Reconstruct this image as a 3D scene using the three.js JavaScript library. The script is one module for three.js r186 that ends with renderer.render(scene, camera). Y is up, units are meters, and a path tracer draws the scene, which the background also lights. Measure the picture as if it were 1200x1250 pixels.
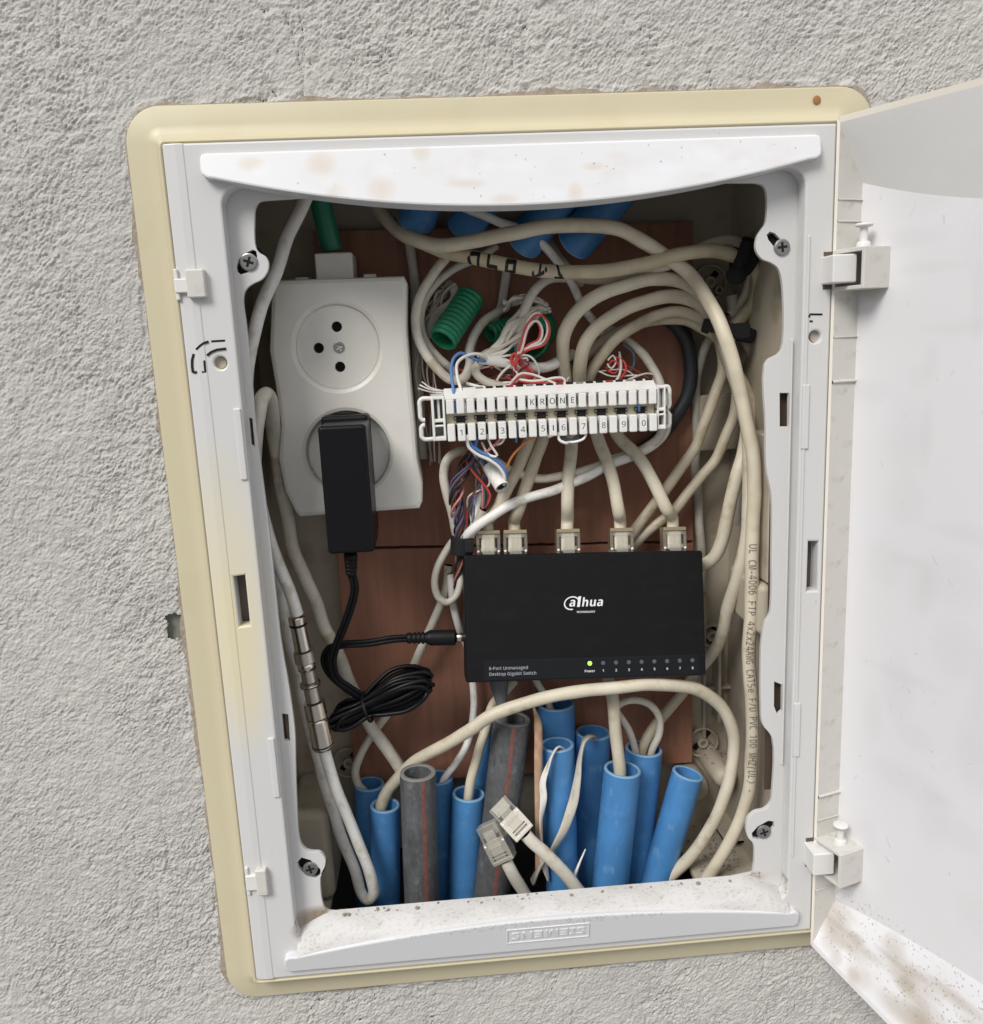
import * as THREE from 'three';
import { RoundedBoxGeometry } from 'three/addons/geometries/RoundedBoxGeometry.js';
import { mergeGeometries } from 'three/addons/utils/BufferGeometryUtils.js';

// ---------------------------------------------------------------- camera, sky, sun, exposure
const MM = 0.001;                                   // all shapes below are in millimetres: x right, y up the wall, z out of it
const scene = new THREE.Scene();
const camera = new THREE.PerspectiveCamera(61.9, 983 / 1024, 0.01, 60);
camera.position.set(-0.0380, 0.1094, 0.3742);
camera.up.set(0.05822, 0.97949, -0.19289);
camera.lookAt(-0.0380 + 0.06311, 0.1094 - 0.19644, 0.3742 - 0.97848);
const renderer = new THREE.WebGLRenderer({ antialias: true });
renderer.toneMapping = THREE.LinearToneMapping;
renderer.toneMappingExposure = 1.77;
renderer.shadowMap.enabled = true;

const SUN = new THREE.Vector3(-0.46, 0.66, 0.58).normalize();
{ // overcast sky: bright upper dome, dimmer towards the horizon and below it
  const W = 256, H = 128, d = new Float32Array(W * H * 4);
  for (let j = 0; j < H; j++) for (let i = 0; i < W; i++) {
    const el = (j + 0.5) / H * Math.PI - Math.PI / 2, s = Math.sin(el);
    const az = (i + 0.5) / W * Math.PI * 2;
    let b = s > 0 ? 0.15 + 0.62 * Math.pow(s, 1.1) : 0.16;
    b *= 1 + 0.06 * Math.sin(az * 2 + 3 * s) * Math.cos(el);
    const k = (j * W + i) * 4;
    d[k] = b * 0.985; d[k + 1] = b * 1.0; d[k + 2] = b * 1.025; d[k + 3] = 1;
  }
  const sky = new THREE.DataTexture(d, W, H, THREE.RGBAFormat, THREE.FloatType);
  sky.mapping = THREE.EquirectangularReflectionMapping; sky.magFilter = THREE.LinearFilter; sky.minFilter = THREE.LinearFilter;
  sky.needsUpdate = true;
  scene.background = sky; scene.environment = sky;
}
const sun = new THREE.DirectionalLight(new THREE.Color(1, 0.97, 0.93), 1.5);
sun.position.copy(SUN).multiplyScalar(3); sun.castShadow = true; sun.shadow.radius = 45;
sun.shadow.mapSize.set(2048, 2048);
Object.assign(sun.shadow.camera, { left: -0.6, right: 0.6, top: 0.6, bottom: -0.6, near: 0.5, far: 6 });
scene.add(sun); scene.add(sun.target);

// ---------------------------------------------------------------- helpers
let seed = 7;
const rnd = () => { seed = (seed * 1664525 + 1013904223) >>> 0; return seed / 4294967296; };
const rr = (a, b) => a + (b - a) * rnd();
const V = (a) => new THREE.Vector3(a[0], a[1], a[2]);
const hsh = (x, y) => { let h = (Math.imul(x, 374761393) + Math.imul(y, 668265263)) | 0; h = Math.imul(h ^ (h >>> 13), 1274126177); return ((h ^ (h >>> 16)) >>> 0) / 4294967296; };
function vn(x, y) {                                 // value noise 0..1
  const xi = Math.floor(x), yi = Math.floor(y), fx = x - xi, fy = y - yi, u = fx * fx * (3 - 2 * fx), v = fy * fy * (3 - 2 * fy);
  const a = hsh(xi, yi), b = hsh(xi + 1, yi), c = hsh(xi, yi + 1), d = hsh(xi + 1, yi + 1);
  return a + (b - a) * u + (c - a) * v + (a - b - c + d) * u * v;
}
const fbm = (x, y, o = 4) => { let s = 0, a = 0.5, t = 0; for (let i = 0; i < o; i++) { s += a * vn(x, y); t += a; a *= 0.5; x = x * 2.03 + 17.3; y = y * 2.03 + 9.1; } return s / t; };
const names = {};
function numbered(n) { const k = names[n] = (names[n] ?? -1) + 1; return k ? `${n}_${String(k).padStart(3, '0')}` : n; }
function clean(g, keepUV) {                         // position, normal, uv only, not indexed; uv in millimetres
  g = g.index ? g.toNonIndexed() : g;
  for (const k of Object.keys(g.attributes)) if (!['position', 'normal', 'uv'].includes(k)) g.deleteAttribute(k);
  if (!g.attributes.normal) g.computeVertexNormals();
  if (!g.attributes.uv || !keepUV) {
    const p = g.attributes.position, n = g.attributes.normal, uv = new Float32Array(p.count * 2);
    for (let i = 0; i < p.count; i += 3) {
      const nx = Math.abs(n.getX(i) + n.getX(i + 1) + n.getX(i + 2)), ny = Math.abs(n.getY(i) + n.getY(i + 1) + n.getY(i + 2)), nz = Math.abs(n.getZ(i) + n.getZ(i + 1) + n.getZ(i + 2));
      for (let k = i; k < i + 3; k++) {
        const a = nx > ny && nx > nz ? [p.getZ(k), p.getY(k)] : ny > nz ? [p.getX(k), p.getZ(k)] : [p.getX(k), p.getY(k)];
        uv[2 * k] = a[0]; uv[2 * k + 1] = a[1];
      }
    }
    g.setAttribute('uv', new THREE.BufferAttribute(uv, 2));
  }
  return g;
}
const join = (gs, keepUV) => gs.length === 1 ? clean(gs[0], keepUV) : mergeGeometries(gs.map((g) => clean(g, keepUV)));
function mesh(name, gs, mat, keepUV) {
  const m = new THREE.Mesh(join(Array.isArray(gs) ? gs : [gs], keepUV), mat);
  m.name = name; m.castShadow = m.receiveShadow = true; return m;
}
class Thing {                                       // a thing whose parts are given in the cabinet's millimetres, or, with `frame`, in its own
  constructor(name, label, category, group, frame) {
    this.g = new THREE.Group(); this.g.name = numbered(name); this.g.userData = { label, category };
    if (group) this.g.userData.group = group;
    this.frame = frame; this.meshes = [];
  }
  part(name, gs, mat, parent, keepUV) {
    const m = mesh(name, gs, mat, keepUV); (parent || this.g).add(m); this.meshes.push(m); return m;
  }
  done() {
    const box = new THREE.Box3();
    for (const m of this.meshes) { m.geometry.computeBoundingBox(); box.union(m.geometry.boundingBox); }
    const c = this.frame ? new THREE.Vector3() : new THREE.Vector3((box.min.x + box.max.x) / 2, box.min.y, (box.min.z + box.max.z) / 2);
    for (const m of this.meshes) { m.geometry.translate(-c.x, -c.y, -c.z); m.geometry.scale(MM, MM, MM); }
    if (this.frame) { this.g.matrix.copy(this.frame); this.g.matrix.decompose(this.g.position, this.g.quaternion, this.g.scale); this.g.position.multiplyScalar(MM); } else this.g.position.copy(c).multiplyScalar(MM);
    scene.add(this.g); return this.g;
  }
}
function single(name, gs, mat, label, category, group, keepUV) {       // a thing that is one mesh
  const m = mesh(numbered(name), gs, mat, keepUV), g = m.geometry; g.computeBoundingBox(); const b = g.boundingBox;
  const c = new THREE.Vector3((b.min.x + b.max.x) / 2, b.min.y, (b.min.z + b.max.z) / 2);
  g.translate(-c.x, -c.y, -c.z); g.scale(MM, MM, MM); m.position.copy(c).multiplyScalar(MM);
  m.userData = { label, category }; if (group) m.userData.group = group;
  scene.add(m); return m;
}
// box between two corners, rounded when r > 0
function box(x0, x1, y0, y1, z0, z1, r = 0) {
  const w = x1 - x0, h = y1 - y0, d = z1 - z0;
  const g = r ? new RoundedBoxGeometry(w, h, d, 3, Math.min(r, w / 2.01, h / 2.01, d / 2.01)) : new THREE.BoxGeometry(w, h, d);
  return g.translate((x0 + x1) / 2, (y0 + y1) / 2, (z0 + z1) / 2);
}
function poly(pts) { const s = new THREE.Shape(); pts.forEach((p, i) => i ? s.lineTo(p[0], p[1]) : s.moveTo(p[0], p[1])); s.closePath(); return s; }
function rrect(x0, x1, y0, y1, r, n = 6) {
  const o = [], c = [[x1 - r, y1 - r, 0], [x0 + r, y1 - r, 1], [x0 + r, y0 + r, 2], [x1 - r, y0 + r, 3]];
  for (const [cx, cy, q] of c) for (let i = 0; i <= n; i++) { const a = (q + i / n) * Math.PI / 2; o.push([cx + r * Math.cos(a), cy + r * Math.sin(a)]); }
  return o;
}
const circ = (x, y, r, n = 24) => Array.from({ length: n }, (_, i) => [x + r * Math.cos(i / n * 2 * Math.PI), y + r * Math.sin(i / n * 2 * Math.PI)]);
function slab(outline, holes, z0, z1, bev = 0.4) {  // extruded outline from z0 to z1 with eased edges
  const s = poly(outline); for (const h of holes) s.holes.push(poly(h));
  const d = z1 - z0, b = Math.min(bev, d / 2.1);
  return new THREE.ExtrudeGeometry(s, { depth: d - 2 * b, bevelEnabled: b > 0, bevelSize: b, bevelThickness: b, bevelOffset: -b, bevelSegments: 2, curveSegments: 8 }).translate(0, 0, z0 + b);
}
function curveOf(pts) { return new THREE.CatmullRomCurve3(pts.map(V), false, 'centripetal'); }
// round cord along points; v = 0.5 faces out of the cabinet; uv = (mm along, 0..1 around) or normalised length
function cord(pts, r, o = {}) {
  const c = pts.getPoint ? pts : curveOf(pts), L = c.getLength(), n = o.n || Math.max(8, Math.min(160, Math.round(L / (o.step || 2.2)))), m = o.m || (r > 1.4 ? 14 : 8);
  const P = [], N = [], U = [], I = []; let pn = new THREE.Vector3(0, 0, 1);
  const q = new THREE.Vector3(), P0 = typeof r === 'number' && r > 1.4 ? L * 3.7 % 50 : 0;
  for (let i = 0; i <= n; i++) {
    const t = i / n, p = c.getPointAt(t), T = c.getTangentAt(t); if (P0 && !o.straight) { const e = Math.min(1, t * 6, (1 - t) * 6); p.x += (vn(t * L / 16 + P0, 7) - 0.5) * 1.5 * e; p.y += (vn(t * L / 16 + P0, 17) - 0.5) * 1.5 * e; }
    let A = new THREE.Vector3(0, 0, 1).addScaledVector(T, -T.z); if (A.length() < 0.25) A = pn.clone().addScaledVector(T, -pn.dot(T));
    A.normalize(); pn = A.clone(); const B = new THREE.Vector3().crossVectors(A, T);
    const rad = typeof r === 'function' ? r(t) : r * (r > 1.4 ? 0.97 + 0.06 * vn(t * L / 9 + P0, 3) : 1), fl = o.flat || 1;
    for (let j = 0; j <= m; j++) {
      const a = (j / m - 0.5) * 2 * Math.PI, tw = (o.twist || 0) * t * 2 * Math.PI, ca = Math.cos(a + tw), sa = Math.sin(a + tw), ct = Math.cos(tw), st = Math.sin(tw);
      let e = Math.cos(a) * rad * fl, g = Math.sin(a) * rad; // cross-section (thin along the first axis when flat < 1)
      const ee = e * ct - g * st, gg = e * st + g * ct;
      q.copy(A).multiplyScalar(ee).addScaledVector(B, gg); P.push(p.x + q.x, p.y + q.y, p.z + q.z);
      const ne = Math.cos(a) * (1 / fl), ng = Math.sin(a), l = Math.hypot(ne, ng), n1 = (ne * ct - ng * st) / l, n2 = (ne * st + ng * ct) / l;
      q.copy(A).multiplyScalar(n1).addScaledVector(B, n2); N.push(q.x, q.y, q.z);
      U.push(o.unit ? t : t * L / 40, j / m);
    }
  }
  for (let i = 0; i < n; i++) for (let j = 0; j < m; j++) { const a = i * (m + 1) + j, b = a + m + 1; I.push(a, b, a + 1, b, b + 1, a + 1); }
  for (const e of [0, n]) {
    const p = c.getPointAt(e / n), T = c.getTangentAt(e / n).multiplyScalar(e ? 1 : -1), k = P.length / 3;
    P.push(p.x, p.y, p.z); N.push(T.x, T.y, T.z); U.push(e / n, 0.5);
    for (let j = 0; j <= m; j++) { const s = (e * (m + 1) + j) * 3; P.push(P[s], P[s + 1], P[s + 2]); N.push(T.x, T.y, T.z); U.push(e / n, 0.5); }
    for (let j = 0; j < m; j++) e ? I.push(k, k + 1 + j, k + 2 + j) : I.push(k, k + 2 + j, k + 1 + j);
  }
  const g = new THREE.BufferGeometry();
  g.setAttribute('position', new THREE.Float32BufferAttribute(P, 3)); g.setAttribute('normal', new THREE.Float32BufferAttribute(N, 3)); g.setAttribute('uv', new THREE.Float32BufferAttribute(U, 2)); g.setIndex(I);
  return g;
}
function alongAxis(g, a, b) {                       // a shape built up the y axis from 0, stood on a and pointed at b
  const A = V(a), d = V(b).sub(A).normalize();
  let z = new THREE.Vector3(0, 0, 1).addScaledVector(d, -d.z); if (z.length() < 0.05) z = new THREE.Vector3(0, 1, 0).addScaledVector(d, -d.y); z.normalize();
  const x = new THREE.Vector3().crossVectors(d, z);
  return g.applyMatrix4(new THREE.Matrix4().makeBasis(x, d, z).setPosition(A));
}
function flip(g) { // turn every face of an unindexed shape over (for mirrored frames)
  for (const k of Object.keys(g.attributes)) { const a = g.attributes[k], n = a.itemSize; for (let i = 0; i < a.count; i += 3) for (let c = 0; c < n; c++) { const t = a.array[(i + 1) * n + c]; a.array[(i + 1) * n + c] = a.array[(i + 2) * n + c]; a.array[(i + 2) * n + c] = t; } }
  return g;
}
const dist = (a, b) => V(a).distanceTo(V(b));
const lathe = (prof, n = 28) => new THREE.LatheGeometry(prof.map((p) => new THREE.Vector2(p[0], p[1])), n);
const lerp3 = (a, b, t) => [a[0] + (b[0] - a[0]) * t, a[1] + (b[1] - a[1]) * t, a[2] + (b[2] - a[2]) * t];

// ---------------------------------------------------------------- materials
function dataTex(n, m, fn, srgb, rep) {             // fn(u, v) -> [r, g, b] 0..255 for u, v in 0..1
  const d = new Uint8Array(n * m * 4);
  for (let j = 0; j < m; j++) for (let i = 0; i < n; i++) { const c = fn(i / n, j / m), k = (j * n + i) * 4; d[k] = c[0]; d[k + 1] = c[1]; d[k + 2] = c[2]; d[k + 3] = 255; }
  const t = new THREE.DataTexture(d, n, m); t.wrapS = t.wrapT = THREE.RepeatWrapping; t.magFilter = THREE.LinearFilter; t.minFilter = THREE.LinearMipmapLinearFilter; t.generateMipmaps = true;
  if (srgb) t.colorSpace = THREE.SRGBColorSpace; if (rep) t.repeat.set(rep[0], rep[1]); t.needsUpdate = true; return t;
}
// tileable noise
const tn = (u, v, f, s = 0) => { const w = (x) => x, A = fbm(u * f + s, v * f + s, 4), B = fbm((u - 1) * f + s, v * f + s, 4), C = fbm(u * f + s, (v - 1) * f + s, 4), D = fbm((u - 1) * f + s, (v - 1) * f + s, 4); return (A * (1 - u) + B * u) * (1 - v) + (C * (1 - u) + D * u) * v; };
const toS = (l) => 255 * (l <= 0.0031308 ? 12.92 * l : 1.055 * Math.pow(l, 1 / 2.4) - 0.055);
function blotch(c, amp, f, size, seedv, dirt) {     // plastic or jacket colour with faint uneven tone and grime
  return dataTex(256, 256, (u, v) => { const k = 1 + amp * (tn(u, v, f, seedv) - 0.5) * 2, g = dirt ? Math.max(0, tn(u, v, f * 2.5, seedv + 40) - 0.56) * dirt : 0; return [0, 1, 2].map((i) => Math.min(255, Math.max(0, toS(c[i] * k * (1 - g * [1, 1.15, 1.4][i]))))); }, true, [1 / size, 1 / size]);
}
const std = (o) => new THREE.MeshStandardMaterial(o);
const col = (r, g, b) => new THREE.Color().setRGB(r, g, b);
const plastic = (r, g, b, rough = 0.45, o = {}) => std({ color: col(r, g, b), roughness: rough, ...o });
const tn2 = (u, v, fu, fv, s) => fbm(u * fu + s * 3.1, v * fv + s, 4) * (1 - u) + fbm((u - 1) * fu + s * 3.1, v * fv + s, 4) * u;
const jacketTex = (c, s) => { const t = dataTex(256, 64, (u, v) => { const k = 1 + 0.26 * (tn2(u, v, 7, 2, s) - 0.5) * 2, g = Math.max(0, tn2(u, v, 16, 4, s + 31) - 0.55) * 1.3 + 0.9 * Math.max(0, tn2(u, v, 90, 18, s + 71) - 0.63); return [0, 1, 2].map((i) => Math.min(255, toS(c[i] * k * (1 - g * [0.9, 1.1, 1.5][i])))); }, true, [0.4, 1]); return t; };
const JK = {
  beige: std({ map: jacketTex([0.60, 0.545, 0.43], 1), roughness: 0.5 }),
  tan: std({ map: jacketTex([0.55, 0.49, 0.375], 2), roughness: 0.5 }),
  light: std({ map: jacketTex([0.69, 0.65, 0.565], 3), roughness: 0.48 }),
  white: std({ map: jacketTex([0.79, 0.775, 0.735], 4), roughness: 0.42 }),
  grey: std({ map: jacketTex([0.50, 0.47, 0.41], 5), roughness: 0.55 }),
};
const M = {
  board: plastic(0.03, 0.03, 0.03, 0.5),
  black: new THREE.MeshPhysicalMaterial({ color: col(0.006, 0.006, 0.0075), roughness: 0.5, specularIntensity: 0.5 }),
  blackSoft: new THREE.MeshPhysicalMaterial({ color: col(0.006, 0.006, 0.0075), roughness: 0.36, specularIntensity: 0.4 }),
  strap: plastic(0.010, 0.010, 0.012, 0.85),
  hole: plastic(0.006, 0.006, 0.006, 0.9),  // near-black: paints the shade inside openings, also colours the black contacts
  kroneWhite: std({ map: blotch([0.80, 0.79, 0.76], 0.06, 4, 40, 11, 0.5), roughness: 0.38 }),
  kroneBeige: plastic(0.50, 0.45, 0.33, 0.5),
  socket: std({ map: blotch([0.73, 0.705, 0.65], 0.04, 3, 90, 21, 0.25), roughness: 0.36 }),
  steel: std({ color: col(0.34, 0.335, 0.33), metalness: 0.9, roughness: 0.36 }),
  nickel: std({ color: col(0.72, 0.66, 0.58), metalness: 1, roughness: 0.26 }),
  nickelRough: std({ color: col(0.66, 0.60, 0.52), metalness: 1, roughness: 0.42 }),
  gold: std({ color: col(0.44, 0.365, 0.235), metalness: 0.8, roughness: 0.42 }),
  shield: std({ color: col(0.58, 0.54, 0.47), metalness: 0.85, roughness: 0.38 }),
  clear: new THREE.MeshPhysicalMaterial({ color: col(0.93, 0.92, 0.88), roughness: 0.12, transmission: 0.85, thickness: 0, ior: 1.45 }),
  red: plastic(0.62, 0.06, 0.05, 0.42), wwhite: plastic(0.80, 0.77, 0.73, 0.42), blue: plastic(0.09, 0.22, 0.52, 0.42), orange: plastic(0.62, 0.22, 0.06, 0.45),
  darkred: plastic(0.26, 0.03, 0.03, 0.45), brown: plastic(0.10, 0.05, 0.035, 0.5), purple: plastic(0.15, 0.10, 0.22, 0.5), slate: plastic(0.10, 0.13, 0.17, 0.5), wblack: plastic(0.02, 0.02, 0.025, 0.45), pink: plastic(0.62, 0.22, 0.18, 0.45),
  green: std({ color: col(0.012, 0.21, 0.10), roughness: 0.42 }),
  greenDark: plastic(0.008, 0.10, 0.06, 0.5),
  rubber: plastic(0.022, 0.026, 0.032, 0.55),
};
const BEIGE = [0.43, 0.38, 0.30];
M.inner = std({ map: blotch(BEIGE, 0.10, 3, 120, 51, 1.3), roughness: 0.55 });
M.blueDuct = std({ map: dataTex(256, 256, (u, v) => { const k = 1 + 0.20 * (tn(u, v, 5, 3) - 0.5) * 2, s = Math.max(0, tn(u, v * 0.5, 16, 9) - 0.57) * 0.9 + 0.35 * Math.max(0, tn(u * 0.4, v, 60, 19) - 0.62); return [toS(0.066 * k + s * 0.3), toS(0.225 * k + s * 0.3), toS(0.49 * k + s * 0.25)]; }, true, [1 / 45, 1 / 45]), roughness: 0.46 });
M.blueRim = plastic(0.20, 0.36, 0.52, 0.6);
M.greyDuct = std({ map: dataTex(512, 512, (u, v) => { const a = 0.6 * tn(u, v * 0.4, 60, 5) + 0.4 * tn(u, v, 30, 8), b = tn(u * 1, v * 1, 9, 2), sc = Math.pow(Math.max(0, a - 0.47) * 4.2, 1.2) * (0.35 + b), base = 0.055 + 0.075 * b; const k = (base + 0.085 * Math.min(1, sc) * (0.4 + 1.2 * Math.max(0, tn(u, v, 4, 77) - 0.3))) * (1 - 0.65 * Math.max(0, tn(u, v * 0.25, 22, 44) - 0.5) * 2); return [toS(k * 0.97), toS(k), toS(k * 1.05)]; }, true, [1 / 55, 1 / 55]), roughness: 0.62 });
M.greyRim = plastic(0.20, 0.20, 0.19, 0.7);
M.stripe = std({ map: blotch([0.20, 0.08, 0.068], 0.45, 10, 30, 61, 1.5), roughness: 0.6 });
M.ply = std({ map: dataTex(512, 512, (u, v) => { const g = tn(u, v * 0.06, 60, 3), h = tn(u, v, 4, 8), f = tn(u, v * 0.10, 130, 13), k = 0.70 + 0.38 * g + 0.40 * (h - 0.5) - 0.55 * Math.max(0, f - 0.60); return [toS(0.33 * k), toS(0.152 * k), toS(0.097 * k)]; }, true, [1 / 130, 1 / 130]), roughness: 0.72 });
M.stick = std({ map: dataTex(128, 256, (u, v) => { const g = tn(u, v * 0.15, 22, 3), h = tn(u, v, 5, 9); return [toS(0.50 * (0.55 + 0.8 * g)), toS((0.40 - 0.16 * h) * (0.55 + 0.8 * g)), toS((0.30 - 0.20 * h) * (0.55 + 0.8 * g))]; }, true, [0.35, 1]), roughness: 0.7 });
M.flange = std({ map: blotch([0.58, 0.52, 0.36], 0.03, 3, 160, 71, 0.18), roughness: 0.42 });
M.plaster = std({ map: dataTex(512, 512, (u, v) => { const a = tn(u, v, 6, 2), b = tn(u, v, 40, 6), k = 0.93 + 0.16 * (a - 0.5) + 0.16 * (b - 0.5); return [toS(0.56 * k), toS(0.542 * k), toS(0.51 * k * (1.0 - 0.05 * (a - 0.5)))]; }, true, [1 / 260, 1 / 260]), roughness: 0.95,
  bumpMap: dataTex(512, 512, (u, v) => { const a = tn(u, v, 70, 3) * 0.7 + tn(u, v, 150, 5) * 0.3, k = 255 * a; return [k, k, k]; }, false, [1 / 60, 1 / 60]), bumpScale: 0.0009 });
function canvas(w, h, draw) {
  const c = document.createElement('canvas'); c.width = w; c.height = h; draw(c.getContext('2d'), w, h);
  const t = new THREE.CanvasTexture(c); t.colorSpace = THREE.SRGBColorSpace; t.magFilter = THREE.LinearFilter; t.anisotropy = 8; return t;
}
function soft(x, cx, cy, rx, ry, rgb, a) { x.save(); x.translate(cx, cy); x.scale(rx, ry); const g = x.createRadialGradient(0, 0, 0, 0, 0, 1); g.addColorStop(0, `rgba(${rgb},${a})`); g.addColorStop(0.55, `rgba(${rgb},${a * 0.7})`); g.addColorStop(1, `rgba(${rgb},0)`); x.fillStyle = g; x.fillRect(-1, -1, 2, 2); x.restore(); }
// white plastic of the front frame with its yellowed side and the dust at the foot; texture covers x -160..160, y -220..220 mm
const K3 = 3.2, fx = (x) => (x + 160) * K3, fy = (y) => (220 - y) * K3;
const frameTex = canvas(1024, 1408, (x, w, h) => {
  x.fillStyle = '#cfcecd'; x.fillRect(0, 0, w, h);
  soft(x, fx(-133), fy(0), 62, 250, '226,211,160', 0.5); soft(x, fx(-131), fy(-25), 40, 170, '226,211,160', 0.35);
  for (let i = 0; i < 260; i++) soft(x, rr(0, w), rr(0, h), rr(8, 60), rr(8, 50), '205,200,188', 0.10);
  for (let i = 0; i < 1800; i++) { const u = rr(-112, 116), v = -163 - Math.abs(rr(-1, 1) * rr(0, 1)) * 12; x.fillStyle = `rgba(${120 + rr(-30, 30)},${105 + rr(-25, 25)},${88 + rr(-25, 20)},${rr(0.15, 0.6)})`; x.fillRect(fx(u), fy(v), rr(1, 3.5), rr(1, 3)); }
  soft(x, fx(-108), fy(-168), 45, 26, '110,92,70', 0.8); soft(x, fx(108), fy(-167), 40, 18, '150,135,115', 0.5); soft(x, fx(60), fy(-165), 220, 12, '170,155,138', 0.35); soft(x, fx(-50), fy(-165), 200, 12, '165,150,132', 0.4);
  for (let i = 0; i < 120; i++) { x.fillStyle = `rgba(120,110,100,${rr(0.1, 0.4)})`; x.fillRect(rr(0, w), rr(0, h), rr(0.8, 2), rr(0.8, 2.5)); }
});
const place = (t) => { t.wrapS = t.wrapT = THREE.ClampToEdgeWrapping; t.repeat.set(1 / 320, 1 / 440); t.offset.set(0.5, 0.5); return t; };
M.frame = std({ map: place(frameTex), roughness: 0.36 });
const lipTex = canvas(1024, 1408, (x, w, h) => {
  x.fillStyle = '#dcdcde'; x.fillRect(0, 0, w, h);
  for (const [a, b, c, d, o] of [[-68, 178, 70, 24, 0.55], [-25, 176, 52, 26, 0.5], [0, 182, 90, 16, 0.6], [35, 172, 60, 26, 0.55], [62, 178, 80, 26, 0.5], [92, 183, 70, 18, 0.65], [112, 180, 26, 20, 0.6], [76, 170, 50, 14, 0.45]]) for (let i = 0; i < 9; i++) soft(x, fx(a) + rr(-c, c) * 0.8, fy(b) + rr(-d, d) * 0.7, rr(6, 26), rr(4, 14), '198,187,174', o * 0.16);
  for (let i = 0; i < 26; i++) soft(x, fx(rr(-110, 122)), fy(rr(166, 186)), rr(8, 34), rr(6, 22), rnd() < 0.5 ? '226,226,230' : '205,190,172', 0.5);
  for (let i = 0; i < 34; i++) { x.fillStyle = `rgba(120,95,75,${rr(0.2, 0.6)})`; x.fillRect(fx(rr(-115, 125)), fy(rr(166, 187)), rr(1, 2.5), rr(1, 3)); }
  for (let i = 0; i < 800; i++) { x.fillStyle = `rgba(130,118,100,${rr(0.1, 0.4)})`; x.fillRect(fx(rr(-110, 125)), fy(-166 - Math.abs(rr(-1, 1)) * 6), rr(1, 3), rr(1, 2.5)); }
});
M.lip = std({ map: place(lipTex), roughness: 0.34 });
const doorTex = canvas(1024, 1408, (x, w, h) => {    // u = mm from the hinge, v as above
  x.fillStyle = '#e2e1e3'; x.fillRect(0, 0, w, h);
  for (let i = 0; i < 200; i++) soft(x, rr(0, w), rr(0, h), rr(10, 90), rr(10, 70), rnd() < 0.5 ? '228,228,234' : '206,204,206', 0.22);
  for (let i = 0; i < 14; i++) soft(x, rr(0, 400), rr(100, 1200), rr(10, 60), rr(20, 90), '196,194,194', 0.12);
  for (let i = 0; i < 170; i++) { x.strokeStyle = `rgba(140,140,146,${rr(0.08, 0.4)})`; x.lineWidth = rr(0.6, 1.8); x.beginPath(); const a = rr(0, w), b = rr(0, h); x.moveTo(a, b); x.lineTo(a + rr(-9, 9), b + rr(-14, 14)); x.stroke(); }
  for (let i = 0; i < 60; i++) { x.fillStyle = `rgba(110,108,106,${rr(0.2, 0.5)})`; x.fillRect(rr(0, w), rr(0, h), rr(1, 2.4), rr(1, 3)); }
  for (let i = 0; i < 150; i++) { const u = rr(0, 270), f = rr(0, 1); soft(x, u * K3, fy(-176 - f * 24), rr(14, 70), rr(5, 24), rnd() < 0.7 ? '158,144,126' : '200,197,193', 0.26); }
  for (let i = 0; i < 700; i++) { x.fillStyle = `rgba(95,82,66,${rr(0.1, 0.45)})`; x.fillRect(rr(0, 150) * K3, fy(rr(-196, -166)), rr(1, 3), rr(1, 2.5)); }
  soft(x, 9 * K3, fy(126), 30, 26, '176,164,140', 0.6); soft(x, 9 * K3, fy(-157), 30, 30, '150,132,104', 0.7);
});
doorTex.wrapS = doorTex.wrapT = THREE.ClampToEdgeWrapping; doorTex.repeat.set(1 / 320, 1 / 440); doorTex.offset.set(0, 0.5);
M.door = std({ map: doorTex, roughness: 0.34 });
M.hinge = std({ map: blotch([0.72, 0.71, 0.69], 0.05, 4, 40, 81, 0.5), roughness: 0.4 });
M.hingeGrey = std({ map: blotch([0.62, 0.60, 0.56], 0.05, 4, 40, 82, 0.8), roughness: 0.45 });

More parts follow.
